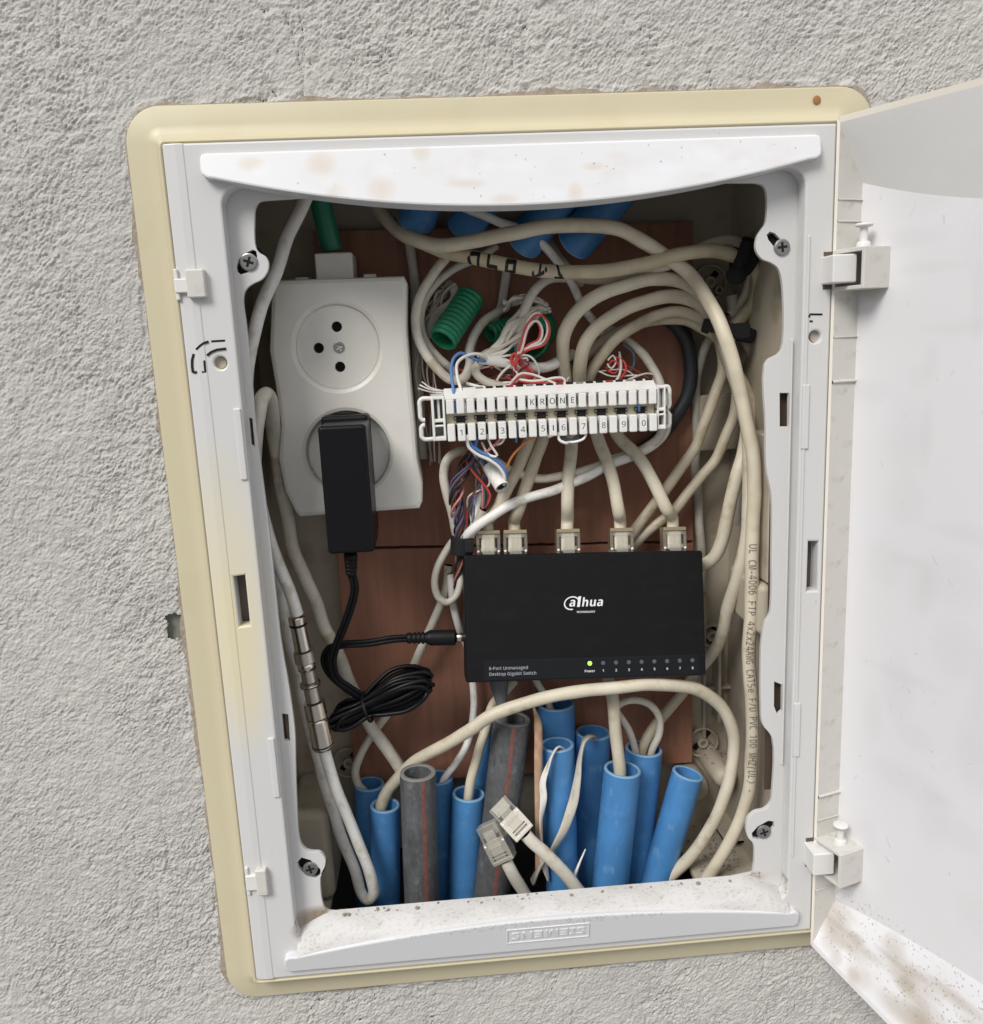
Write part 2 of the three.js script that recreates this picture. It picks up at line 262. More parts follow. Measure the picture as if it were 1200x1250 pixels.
// ---------------------------------------------------------------- wall: rough sprayed plaster
const WZ = -13.4;
function cell(x, y) {                               // distance to the border between neighbouring grains, 0 on the border
  const xi = Math.floor(x), yi = Math.floor(y); let a = 9, b = 9;
  for (let j = -1; j <= 1; j++) for (let i = -1; i <= 1; i++) { const dx = xi + i + hsh(xi + i, yi + j) - x, dy = yi + j + hsh(xi + i + 517, yi + j + 91) - y, d = dx * dx + dy * dy; if (d < a) { b = a; a = d; } else if (d < b) b = d; }
  return Math.sqrt(b) - Math.sqrt(a);
}
function plasterH(x, y) {                           // height in mm: worm-like ridges and grains, trowelled flatter in places
  const wx = x + 3.2 * (fbm(x / 8 + 3, y / 8, 3) - 0.5) + 5 * (vn(x / 33, y / 33) - 0.5), wy = y + 3.2 * (fbm(x / 8, y / 8 + 7, 3) - 0.5);
  const ang = fbm(x / 60 + 11, y / 60 + 5, 2) * 7.0, ca = Math.cos(ang), sa = Math.sin(ang);
  const ax = (wx * ca + wy * sa), ay = (-wx * sa + wy * ca);
  const r1 = 1 - Math.abs(2 * vn(ax / 3.6, ay / 1.55) - 1), r2 = 1 - Math.abs(2 * vn(wx / 1.7 + 50, wy / 1.9) - 1), r3 = vn(wx / 2.9 + 9, wy / 2.3);
  const rough = 0.60 + 0.40 * Math.max(0, Math.min(1, (fbm(x / 34 + 31, y / 46 + 3, 3) - 0.34) * 4));
  const pit = Math.max(0, vn(wx / 2.2 + 9, wy / 2.4) - 0.74) * 4.5 * vn(x / 18, y / 18 + 60);
  const gouge = Math.max(0, 1 - Math.abs(fbm(wx / 13 + 70, wy / 44, 2) - 0.5) * 34) * Math.max(0, vn(x / 30, y / 30 + 40) - 0.45) * 2.2;
  const gain = 1.15; const c1 = Math.min(1, cell(ax / 3.3, ay / 1.8) * 2.7), c2 = Math.min(1, cell(wx / 1.5 + 40, wy / 1.45) * 2.4), vis = Math.max(0, Math.min(1, (vn(x / 7 + 3, y / 9) - 0.22) * 2.4));
  return gain * ((0.42 * r1 * r1 + 0.62 * (c1 - 1) * vis + 0.40 * c2 * (1 - 0.4 * vis) + 0.52 * r3) * rough + 0.8 * (1 - rough)) - 0.5 + 0.40 * vn(x / 0.95, y / 0.95) - 0.75 * pit - 0.8 * gouge + 0.8 * (fbm(x / 30, y / 30, 3) - 0.5);
}
const FL = { x0: -157, x1: 161, y0: -211, y1: 210, r: 15 };              // the cream flange
const inFlange = (x, y, e) => {
  const cx = Math.max(FL.x0 + FL.r, Math.min(FL.x1 - FL.r, x)), cy = Math.max(FL.y0 + FL.r, Math.min(FL.y1 - FL.r, y));
  return Math.hypot(x - cx, y - cy) < FL.r - e;
};
{
  const st = 0.62, X0 = -300, X1 = 292, Y0 = -300, Y1 = 284, nx = Math.round((X1 - X0) / st), ny = Math.round((Y1 - Y0) / st);
  const P = new Float32Array((nx + 1) * (ny + 1) * 3), U = new Float32Array((nx + 1) * (ny + 1) * 2), I = [];
  const chip = (x, y) => x > -165.5 + 1.0 * (vn(y / 2.4, 3) - 0.5) * 2 && x < -150 && y < -7.5 + 0.6 * (vn(x / 2, 8) - 0.5) * 2 && y > -21.5 + 3.5 * Math.max(0, (-158 - x) / 8) + 1.2 * (vn(x / 2, 1) - 0.5) * 2;
  for (let j = 0; j <= ny; j++) for (let i = 0; i <= nx; i++) {
    const x = X0 + i * st, y = Y0 + j * st, k = j * (nx + 1) + i;
    let z = WZ; 
    if (!inFlange(x, y, 9)) { z += plasterH(x, y); if (inFlange(x, y, -0.6)) z = Math.min(z, WZ + 0.4); else if (inFlange(x, y, -3.5)) z += (vn(x / 5, y / 5) - 0.42) * 1.6; }
    P[3 * k] = x * MM; P[3 * k + 1] = y * MM; P[3 * k + 2] = z * MM; U[2 * k] = x; U[2 * k + 1] = y;
  }
  const skip = (x, y) => inFlange(x, y, 8) || chip(x, y);
  for (let j = 0; j < ny; j++) for (let i = 0; i < nx; i++) {
    if (skip(X0 + (i + 0.5) * st, Y0 + (j + 0.5) * st)) continue;
    const a = j * (nx + 1) + i, b = a + 1, c = a + nx + 1, d = c + 1; I.push(a, b, d, a, d, c);
  }
  const g = new THREE.BufferGeometry(); g.setAttribute('position', new THREE.BufferAttribute(P, 3)); g.setAttribute('uv', new THREE.BufferAttribute(U, 2)); g.setIndex(I); g.computeVertexNormals();
  const wall = new THREE.Mesh(g, M.plaster); wall.name = 'wall'; wall.castShadow = wall.receiveShadow = true;
  wall.userData = { kind: 'structure', label: 'grey wall of rough sprayed plaster around the cabinet' };
  scene.add(wall);
  { // ragged joint of old filler where the plaster meets the flange
    const n = 900, out = [], inn = []; for (let i = 0; i < n; i++) { const pts = 0; const t = i / n, W = FL.x1 - FL.x0, H = FL.y1 - FL.y0, per = 2 * (W + H); let d = t * per, x, y, nx = 0, ny = 0; if (d < W) { x = FL.x0 + d; y = FL.y1; ny = 1; } else if (d < W + H) { x = FL.x1; y = FL.y1 - (d - W); nx = 1; } else if (d < 2 * W + H) { x = FL.x1 - (d - W - H); y = FL.y0; ny = -1; } else { x = FL.x0; y = FL.y0 + (d - 2 * W - H); nx = -1; }
      const cx = Math.max(FL.x0 + FL.r, Math.min(FL.x1 - FL.r, x)), cy = Math.max(FL.y0 + FL.r, Math.min(FL.y1 - FL.r, y)), l = Math.hypot(x - cx, y - cy), o = 0.35 + 2.6 * Math.max(0, fbm(x / 16 + 4, y / 16, 3) - 0.44) * 2.6 + 0.7 * vn(x / 1.6, y / 1.6); const ux = (x - cx) / l, uy = (y - cy) / l; out.push([cx + ux * (FL.r + o), cy + uy * (FL.r + o)]); inn.push([cx + ux * (FL.r - 2), cy + uy * (FL.r - 2)]); }
    const jn = mesh('filler_joint', slab(out, [inn], -13.2, -12.1, 0.1), std({ map: blotch([0.36, 0.30, 0.245], 0.5, 14, 20, 97, 1.2), roughness: 0.95 })); jn.geometry.scale(MM, MM, MM); wall.add(jn);
  }
  // the same wall farther out, coarser
  const geos = [];
  const sheet = (x0, x1, y0, y1) => { const n = Math.round((x1 - x0) / 4), m = Math.round((y1 - y0) / 4), p = new THREE.PlaneGeometry(x1 - x0, y1 - y0, n, m).translate((x0 + x1) / 2, (y0 + y1) / 2, WZ), q = p.attributes.position; for (let i = 0; i < q.count; i++) q.setZ(i, WZ + plasterH(q.getX(i), q.getY(i)) * 0.9); p.computeVertexNormals(); geos.push(p); };
  sheet(-620, X0, -620, 620); sheet(X1, 620, -620, 620); sheet(X0, X1, -620, Y0); sheet(X0, X1, Y1, 620);
  const far = mesh('wall_margin', geos, M.plaster); far.geometry.scale(MM, MM, MM); wall.add(far);
}

// ---------------------------------------------------------------- cabinet
const cab = new Thing('wall_cabinet', 'cream and white plastic wall cabinet with its door open, full of cables', 'cabinet');
{ // flange: lofted loops from the wall up to the white frame
  const loops = [[0, -13.4], [0, -10.6], [0.7, -9.9], [8, -9.2], [11.2, -8.4], [13.2, -6.9], [14.2, -4.6], [14.9, -2.0], [15.5, -0.9], [16.2, -0.7], [16.7, -1.2], [17.0, -2.4]], n = 10, P = [], I = [], T = 4 * (n + 1);
  for (const [d, z] of loops) {
    const e = d * 1.0, x0 = FL.x0 + e, x1 = FL.x1 - e * 20 / 17, pts = rrect(x0, x1, FL.y0 + e, FL.y1 - e, Math.max(2.2, FL.r - d), n);
    for (const p of pts) P.push(p[0], p[1], z);
  }
  for (let l = 0; l < loops.length - 1; l++) for (let i = 0; i < T; i++) { const a = l * T + i, b = l * T + (i + 1) % T, c = a + T, d = b + T; I.push(a, b, d, a, d, c); }
  const g = new THREE.BufferGeometry(); g.setAttribute('position', new THREE.Float32BufferAttribute(P, 3)); g.setIndex(I); g.computeVertexNormals();
  cab.part('flange', [g, slab(rrect(FL.x0 + 16, FL.x1 - 19, FL.y0 + 16, FL.y1 - 16, 3), [rrect(-138, 138, -191, 191, 3)], -5, -1.6, 0.2)], M.flange).userData.label = 'yellowed cream flange of the cabinet against the plaster';
  const stain = new THREE.SphereGeometry(1.6, 10, 8).scale(1.1, 1.1, 0.18);
  cab.part('plaster_speck', stain.translate(...[134.8,204.6,-8.8]), plastic(0.34, 0.16, 0.06, 0.8));
}
const apL = [[-102.9,171.2,-8],[-105,170.6,-8],[-106.6,168.4,-8],[-107.5,163.2,-8],[-108.1,153.3,-8],[-107,150.6,-8],[-104.4,148.8,-8],[-103.3,146.4,-8],[-104,142.7,-8],[-106.7,139.5,-8],[-111,137.6,-8],[-114,135.3,-8],[-115.3,132,-8],[-115.2,119.7,-8],[-115.1,99.8,-8],[-115.4,82,-8],[-115,63.9,-8],[-114,29.2,-8],[-113.6,-21.3,-8],[-112,-45.7,-8],[-111.3,-67.6,-8],[-112.3,-83.1,-8],[-113.4,-100.1,-8],[-114.2,-121.8,-8],[-113.4,-126.7,-8],[-111.3,-130,-8],[-108.3,-131.2,-8],[-104.8,-131.9,-8],[-102.7,-135.2,-8],[-103,-139.2,-8],[-105.4,-143.9,-8],[-106.1,-148.4,-8],[-106.1,-157.4,-8],[-104.9,-163,-8],[-101.9,-165.2,-8]];
const apR = [[111.3,-164,-8],[112.5,-160.9,-8],[112.3,-147.4,-8],[109.3,-143,-8],[108.3,-137,-8],[109.5,-132,-8],[112.9,-129.2,-8],[117.9,-128.2,-8],[120.8,-124.9,-8],[121.5,-118.6,-8],[121,-90.2,-8],[115.8,-81.9,-8],[114.8,-72.3,-8],[114.3,-45.9,-8],[114.6,-38.4,-8],[116.1,-29.4,-8],[118,-26.2,-8],[118.8,-22.1,-8],[118.7,3,-8],[118.1,32.3,-8],[116.8,38.6,-8],[115.5,44.8,-8],[114.7,65.4,-8],[114.2,94.4,-8],[119.8,97.8,-8],[121.6,100.6,-8],[121,129,-8],[119,135.1,-8],[115.9,137.6,-8],[111.4,139.6,-8],[108.8,143.5,-8],[109.1,148.7,-8],[111.2,152.1,-8],[112.7,154.1,-8],[113.3,158.2,-8],[113.1,167,-8],[112,169.8,-8],[109.4,171.2,-8]];
const aperture = new THREE.CatmullRomCurve3([...apL, ...apR].map((p) => new THREE.Vector3(p[0], p[1], 0)), true, 'centripetal').getPoints(300).slice(0, -1).map((p) => [p.x, p.y]);
{
  const bars = (px, w) => { const o = []; for (let i = 0; i < px.length; i++) { const a = px[Math.max(0, i - 1)], b = px[Math.min(px.length - 1, i + 1)], dx = b[0] - a[0], dy = b[1] - a[1], l = Math.hypot(dx, dy); o.push([px[i][0] - dy / l * w, px[i][1] + dx / l * w]); } for (let i = px.length - 1; i >= 0; i--) { const a = px[Math.max(0, i - 1)], b = px[Math.min(px.length - 1, i + 1)], dx = b[0] - a[0], dy = b[1] - a[1], l = Math.hypot(dx, dy); o.push([px[i][0] + dy / l * w, px[i][1] - dx / l * w]); } return o; };
  const quad = (p) => p;
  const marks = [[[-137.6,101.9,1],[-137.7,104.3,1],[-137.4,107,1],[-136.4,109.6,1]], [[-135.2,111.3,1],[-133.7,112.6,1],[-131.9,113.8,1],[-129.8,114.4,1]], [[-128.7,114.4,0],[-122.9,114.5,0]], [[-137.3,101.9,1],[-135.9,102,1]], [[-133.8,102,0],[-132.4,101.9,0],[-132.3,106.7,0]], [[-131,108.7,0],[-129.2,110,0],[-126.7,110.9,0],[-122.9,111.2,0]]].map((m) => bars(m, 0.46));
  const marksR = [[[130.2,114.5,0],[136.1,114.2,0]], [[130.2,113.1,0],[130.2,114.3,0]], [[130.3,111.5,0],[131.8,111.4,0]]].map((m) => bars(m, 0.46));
  const holes = [rrect(-118.6, 127, -176, 176, 8), circ(...[-125.9,105.4,0].slice(0, 2), 2.7), circ(...[133.1,104.8,0].slice(0, 2), 2.7),
    quad([[-130.1,11.8,0],[-125,12.2,0],[-125.1,-11.1,0],[-129.9,-11.5,0]]), quad([[132.8,11.6,0],[137.5,11.3,0],[137.8,-12.5,0],[132.7,-12.5,0]]),
    quad([[-137.4,133.5,0],[-131.4,133.3,0],[-131,130.6,0],[-136.7,130.8,0]]), quad([[-136.2,146.6,0],[-130.2,146.7,0],[-129.9,144.1,0],[-136.2,144,-0]])];
  const fr = slab([[140, 193], [-133.2, 193], [-133.2, -193], [140, -193]], holes, -8, 0, 0.9);
  const chamfer = slab([[-140, -8], [-140, -1.0], [-139.2, -0.3], [-134.8, 0.4], [-131.8, 0.34], [-131.0, -0.3], [-131.0, -8]], [], 0, 386, 0.6).applyMatrix4(new THREE.Matrix4().makeBasis(new THREE.Vector3(1, 0, 0), new THREE.Vector3(0, 0, 1), new THREE.Vector3(0, -1, 0)).setPosition(0, 193, 0));
  cab.part('front_frame', [fr, chamfer], M.frame).userData.label = 'white front frame, yellowed along its left side';
  for (const m of [...marks, ...marksR]) cab.part('cutout_shade_inlay', slab(m, [], -1.5, m[0][0] < -131 ? 0.46 : 0.03, 0), M.hole);  // slightly raised black slabs; the shade of through slots put into colour
  // raised outer strip and shallow beads, as moulded
  cab.part('edge_strip', [slab(rrect(128.4, 129.6, -150, 148, 0.6), [], -3, 0.7, 0.4), slab(rrect(127.8, 131, 55, 84, 0.6), [], -3, 1.0, 0.5), slab(rrect(127.8, 131, -96, -68, 0.6), [], -3, 1.0, 0.5), slab(rrect(-122.4, -119.4, 55, 86, 0.6), [], -3, 1.0, 0.5), slab(rrect(-122.4, -119.4, -96, -66, 0.6), [], -3, 1.0, 0.5), slab(rrect(125.2, 126.2, -104, 104, 0.5), [], -8.2, -6.6, 0.4)], M.frame);
  cab.part('backing_plate', [box(-139, 139, -192, -176.5, -12, -10.5), box(-139, 139, 176.5, 192, -12, -10.5), box(-139, -119, -176.4, 176.4, -12, -10.5), box(128, 139, -176.4, 176.4, -12, -10.5)], plastic(0.22, 0.185, 0.16, 0.6));
  for (const c of [[-126.5,105.4,-2.6], [134.3,104.8,-2.6]]) cab.part('plug_disc', slab(circ(c[0], c[1], 2.6), [], -4.6, -2.6, 0.2), plastic(0.46, 0.40, 0.35, 0.5));
  const inner = [[[120.9,80.1,-8],[125.2,79.9,-8],[125.5,64.5,-8],[121.3,64.7,-8]], [[121.2,-60,-8],[125.3,-62,-8],[125.6,-75.7,-8],[123.2,-77.7,-8],[121.4,-72.8,-8]], [[-118,81.1,-8],[-116.6,80.7,-8],[-116.7,68.4,-8],[-118.1,69.2,-8]], [[-116.6,-58.1,-8],[-113.6,-58.7,-8],[-114,-72.4,-8],[-116.7,-71.8,-8]]];
  // recessed plate round the opening, with ears for the four screws
  const slots = [[[-116.8,144.9,-8],[-115.5,147.9,-8],[-112.5,150.4,-8],[-109.3,151.6,-8],[-108,150.9,-8],[-107.8,148.9,-8],[-109.5,145.6,-8],[-112.6,142.4,-8],[-115.4,141.8,-8],[-116.7,142.9,-8]], [[113.5,149.6,-8],[114.9,150.9,-8],[117.2,150.1,-8],[121.3,145.8,-8],[123.3,143.3,-8],[121.4,141.6,-8],[118.1,143.1,-8],[114.3,147.5,-8]], [[-116.2,-136.2,-8],[-114,-133.7,-8],[-109.8,-135.5,-8],[-105.5,-140.8,-8],[-105.4,-143.9,-8],[-107.9,-145.5,-8],[-112.1,-143.8,-8],[-115.7,-139.4,-8]], [[111.3,-140.9,-8],[114.3,-137.5,-8],[119.7,-134.8,-8],[122.7,-135.5,-8],[122.8,-138.7,-8],[119.9,-142.6,-8],[115.2,-144.9,-8],[111.8,-143.7,-8]]];
  cab.part('mounting_plate', [slab(rrect(-121, 129.5, -178, 178, 6), [aperture, ...slots, ...inner], -10.4, -8, 0.2)], M.frame);
  for (const s of [[304,320,12,-0.5], [954,302,11,-0.3], [378,1060,11,0.6], [931,1014,11,0.5]]) { /* placed below, in mm */ }
}
cab.part('slot_shade_plate', [box(119.4, 127.4, -120, 90, -13.6, -12.4)], plastic(0.07, 0.045, 0.03, 0.8)); cab.part('slot_shade_plate', [box(-127.4, -116.2, -80, 90, -13.6, -12.4)], plastic(0.07, 0.045, 0.03, 0.8));  // dark brown plates paint in the shade of the pockets behind the slots
// four cross-head screws with washer-like heads
for (const [c, q, r] of [[[-111.5,146.7,-8], -0.35, 3.8], [[120.3,144.1,-8], 0.1, 3.7], [[-110.2,-139.9,-8], 0.2, 3.7], [[117.3,-140.5,-8], 0.3, 3.7]]) {
  const w = 0.55, l = 2.2, cross = [[w, w], [w, l], [-w, l], [-w, w], [-l, w], [-l, -w], [-w, -w], [-w, -l], [w, -l], [w, -w], [l, -w], [l, w]].map(([a, b]) => [a * Math.cos(q) - b * Math.sin(q), a * Math.sin(q) + b * Math.cos(q)]);
  const s = cab.part('screw', slab(circ(0, 0, r, 28), [], -1.9, 0, 0.7).translate(c[0], c[1], -7.0), M.steel);
  cab.part('cross_shade_inlay', slab(cross, [], -0.6, 0.05, 0).translate(c[0], c[1], -7.0), M.hole, s); cab.part('slot_shade_plate', slab(circ(c[0], c[1], 7.2, 20), [], -12.2, -11, 0.1), M.hole);  // black cross inlay paints the recess shade; black disc darkens the slot behind
}
// curved grips: the top one bare and stained, the foot one embossed
const arcY = (x) => 163.3 + 16.2 * Math.pow((x - 3.5) / 128.5, 2);
const arcB = (x) => 168.0 + 11.8 * Math.pow((x - 3.5) / 128.5, 2);
function gripShape(sgn) {
  const o = [], e0 = -125, e1 = 132;
  for (const p of [[e0 + 2, 188.4], [e0 + 0.6, 187.8], [e0, 186.4], [e0, 182]]) o.push(p);
  for (const p of [[e0 + 0.6, 180], [e0 + 2.5, 178.6]]) o.push(p);
  for (let i = 0; i <= 40; i++) { const x = e0 + 6 + (e1 - e0 - 12) * i / 40; o.push([x, sgn < 0 ? arcB(x) : arcY(x)]); }
  for (const p of [[e1 - 2.5, 178.4], [e1 - 0.6, 179.6], [e1, 181.6], [e1, 186.4], [e1 - 0.6, 187.8], [e1 - 2, 188.4]]) o.push(p);
  const g = slab(o.reverse(), [], -7.5, 2.4, 0.9), p = g.attributes.position;
  for (let i = 0; i < p.count; i++) if (p.getZ(i) > -2) p.setZ(i, p.getZ(i) + (188.4 - p.getY(i)) * 0.24);
  if (sgn < 0) { for (let i = 0; i < p.count; i++) p.setY(i, -p.getY(i)); for (let i = 0; i < p.count; i += 3) { const a = [p.getX(i), p.getY(i), p.getZ(i)]; p.setXYZ(i, p.getX(i + 1), p.getY(i + 1), p.getZ(i + 1)); p.setXYZ(i + 1, ...a); } }
  const q = g.toNonIndexed ? (g.index ? g.toNonIndexed() : g) : g; q.computeVertexNormals(); return q;
}
cab.part('top_grip', gripShape(1), M.lip).userData.label = 'curved white top grip with tan stains';
const foot = cab.part('bottom_grip', gripShape(-1), M.lip); foot.userData.label = 'curved bottom grip with an embossed maker name, upside down';
{ // sloping ledge between the opening and the bottom grip
  const P = [], I = [], n = 60, m = 6;
  for (let i = 0; i <= n; i++) for (let j = 0; j <= m; j++) { const x = -118.4 + 245.2 * i / n, s = j / m, y0 = -163.9 - 9 * Math.pow(Math.max(0, (Math.abs(x - 3.5) - 104) / 19), 1.3), y1 = -arcB(x) - 0.4; const e = 1 - Math.pow(1 - s, 1.5); P.push(x, y0 + (y1 - y0) * Math.pow(s, 1.4), -8.2 + 13.2 * e * 0.96); }
  for (let i = 0; i < n; i++) for (let j = 0; j < m; j++) { const a = i * (m + 1) + j, b = a + m + 1; I.push(a, a + 1, b, b, a + 1, b + 1); }
  const g = new THREE.BufferGeometry(); g.setAttribute('position', new THREE.Float32BufferAttribute(P, 3)); g.setIndex(I); g.computeVertexNormals();
  const dust = dataTex(512, 256, (u, v) => { const a = tn(u, v, 5, 3), b = tn(u, v, 60, 4), k = Math.max(0, b - 0.53) * 1.7 * (0.1 + a), f = Math.max(0, a - 0.38) * 0.9; return [toS(0.62 * (1 - 0.34 * f) * (1 - Math.min(0.85, k))), toS(0.61 * (1 - 0.40 * f) * (1 - Math.min(0.87, k))), toS(0.60 * (1 - 0.46 * f) * (1 - Math.min(0.9, k)))]; }, true, [1 / 70, 1 / 35]);
  cab.part('bottom_ledge', g, std({ map: dust, roughness: 0.7 })).userData.label = 'dusty ledge below the opening';
}
{ // embossed maker name inside a raised border, the cabinet hanging upside down
  const c = [4.2, -177.4], w = 41, h = 9.4, zz = (y) => 2.42 + (188.4 - Math.abs(y)) * 0.24;
  const bar = (x0, x1, y0, y1) => { const g = box(x0, x1, y0, y1, -0.3, 0.42, 0.18), p = g.attributes.position; for (let i = 0; i < p.count; i++) p.setZ(i, p.getZ(i) + zz(p.getY(i))); g.computeVertexNormals(); return g; };
  cab.part('emboss_border', [bar(c[0] - w / 2, c[0] + w / 2, c[1] + h / 2 - 0.6, c[1] + h / 2), bar(c[0] - w / 2, c[0] + w / 2, c[1] - h / 2, c[1] - h / 2 + 0.6), bar(c[0] - w / 2, c[0] - w / 2 + 0.6, c[1] - h / 2 + 0.61, c[1] + h / 2 - 0.61), bar(c[0] + w / 2 - 0.6, c[0] + w / 2, c[1] - h / 2 + 0.61, c[1] + h / 2 - 0.61)], M.lip, foot);
  const { FontLoader } = await import('three/addons/loaders/FontLoader.js'); const { TextGeometry } = await import('three/addons/geometries/TextGeometry.js');
  const font = await new FontLoader().loadAsync('fonts/droid/droid_sans_bold.typeface.json');
  const t = new TextGeometry('SIEMENS', { font, size: 4.3, depth: 0.55, curveSegments: 4, bevelEnabled: false }); t.computeBoundingBox();
  const b = t.boundingBox; t.translate(-(b.max.x + b.min.x) / 2, -(b.max.y + b.min.y) / 2, -0.1); t.scale(36 / (b.max.x - b.min.x), 1, 1); t.rotateZ(Math.PI); t.translate(c[0], c[1], 0);
  const p = t.attributes.position; for (let i = 0; i < p.count; i++) p.setZ(i, p.getZ(i) + zz(p.getY(i))); t.computeVertexNormals();
  cab.part('embossed_name', t, M.lip, foot);
}
// back box
cab.part('back_box', [box(-130, 130, -186, 188, -95, -92), box(-130.5, -127.5, -186, 188, -92, -10.6), box(127.5, 130.5, -186, 188, -92, -10.6), box(-127.5, 127.5, -189, -186, -24, -10.6), box(-127.5, -108, -189, -186, -92, -24.1), box(92, 127.5, -189, -186, -92, -24.1), box(-127.5, 127.5, 188, 191, -36, -10.6), box(-127.5, -100, 188, 191, -92, -36.1), box(100, 127.5, 188, 191, -92, -36.1)], M.inner).userData.label = 'beige moulded inside of the cabinet';
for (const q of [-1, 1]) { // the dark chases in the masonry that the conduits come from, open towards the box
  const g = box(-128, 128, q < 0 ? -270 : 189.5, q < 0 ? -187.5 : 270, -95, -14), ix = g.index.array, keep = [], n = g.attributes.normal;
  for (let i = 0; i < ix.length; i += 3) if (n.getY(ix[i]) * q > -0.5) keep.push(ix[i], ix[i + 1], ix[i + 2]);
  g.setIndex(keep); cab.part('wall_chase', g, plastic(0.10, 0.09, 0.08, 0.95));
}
{ // fittings moulded into the back box: bosses, fixing rosettes, blank plate, ribs
  const rosette = (c, r) => { const z = -92; const ring = cab.part('fixing_rosette', [slab(circ(c[0], c[1], r, 32), [circ(c[0], c[1], r - 1.3, 32)], z, z + 4, 0.4), slab(circ(c[0], c[1], 3.2, 20), [circ(c[0], c[1], 1.5, 14)], z, z + 5, 0.4), slab(circ(c[0] + r * 0.5, c[1] - r * 0.45, 2.4, 18), [circ(c[0] + r * 0.5, c[1] - r * 0.45, 1.2, 12)], z, z + 5, 0.3)], M.inner);
    cab.part('rosette_opening', [box(-1.6, 1.6, -r + 2.4, r - 2.4, 0.1, 0.7).rotateZ(-0.7).translate(c[0], c[1], z)], M.hole, ring); cab.part('cross_screw', [slab(circ(c[0], c[1], 2.8, 18), [], z + 1.2, z + 3.4, 0.5)], M.steel, ring); };
  rosette([111.8,-131.1,-90], 9.5); rosette([114.8,134.8,-90], 9.5); rosette([-97.8,-126.9,-90], 9.5); rosette([116.9,-64.4,-90], 7);
  const bp = [[106.9,75.4,-80],[129.9,78.2,-80],[130.3,45.2,-80],[107,45.6,-80]];
  const plate = cab.part('blank_plate', box(bp[0][0], bp[1][0], bp[2][1], bp[0][1], -92, -80, 1), M.inner); plate.userData.label = 'pale blank plate behind the right cable bundle';
  const hc = [112.7,73.8,-79.9]; cab.part('fixing_hole', slab(circ(hc[0], hc[1], 1.5, 16), [], -80.6, -79.85, 0.05), M.hole, plate);
  const bl = [[-121.4,-127.4,-45],[-105.1,-171.1,-45]]; cab.part('corner_boss', [box(-127.4, bl[1][0], bl[1][1] - 14, bl[0][1] - 4, -92, -45, 5)], M.inner);
  const br = [[113.1,-173.4,-62],[141,-194.4,-62]]; cab.part('corner_boss', [box(br[0][0] + 4, 127.4, -180, br[0][1] - 8, -92, -62, 5)], M.inner);
  const cy = [[109.5,-163.2,-78],[135.2,-182,-60]]; cab.part('screw_post', [alongAxis(lathe([[0, 20], [7, 20], [8.5, 18], [9, 0]]), [102, -152, -92], [103, -152, -40])], M.inner);
  cab.part('screw_post', [alongAxis(lathe([[0, 30], [3.6, 29.4], [5.6, 27.5], [6.2, 24], [6.4, 0]]), [116, -141, -92], [118, -143, -40])], M.inner);
  const rb = [[113.1,-96.2,-90],[132.9,-92.5,-90]]; cab.part('rib', [box(rb[0][0], rb[1][0], rb[0][1] - 1, rb[0][1] + 1, -92, -86, 0.5), box(118, 120, -115, -62, -92, -80, 0.6), box(112, 114, -135, -40, -92, -89, 0.5)], M.inner);
  const side = [111.8,48.8,-20]; cab.part('cable_retainer', [box(119, 127.3, -12, 60, -40, -14, 1.2), box(116, 127.3, -40, -13, -60, -16, 4)], M.inner);
}
// hinge clips on the left edge of the frame
for (const [a, b] of [[[-135.6,143.7,3.4], [-128,132.3,3.4]], [[-134.2,-131.5,5], [-129,-145,5]]]) {
  const k = cab.part('latch_clip', [box(a[0], b[0], b[1], a[1], -1, 3.4, 0.7)], M.hingeGrey);
  cab.part('latch_arm', [box(a[0] - 5.2, a[0] + 0.4, b[1] + 2.2, a[1] - 3.4, -4, 1.9, 0.6), box(a[0] - 5.2, a[0] - 3.6, b[1] - 0.6, a[1] + 0.6, -5, 1.2, 0.5)], M.hinge, k);
}
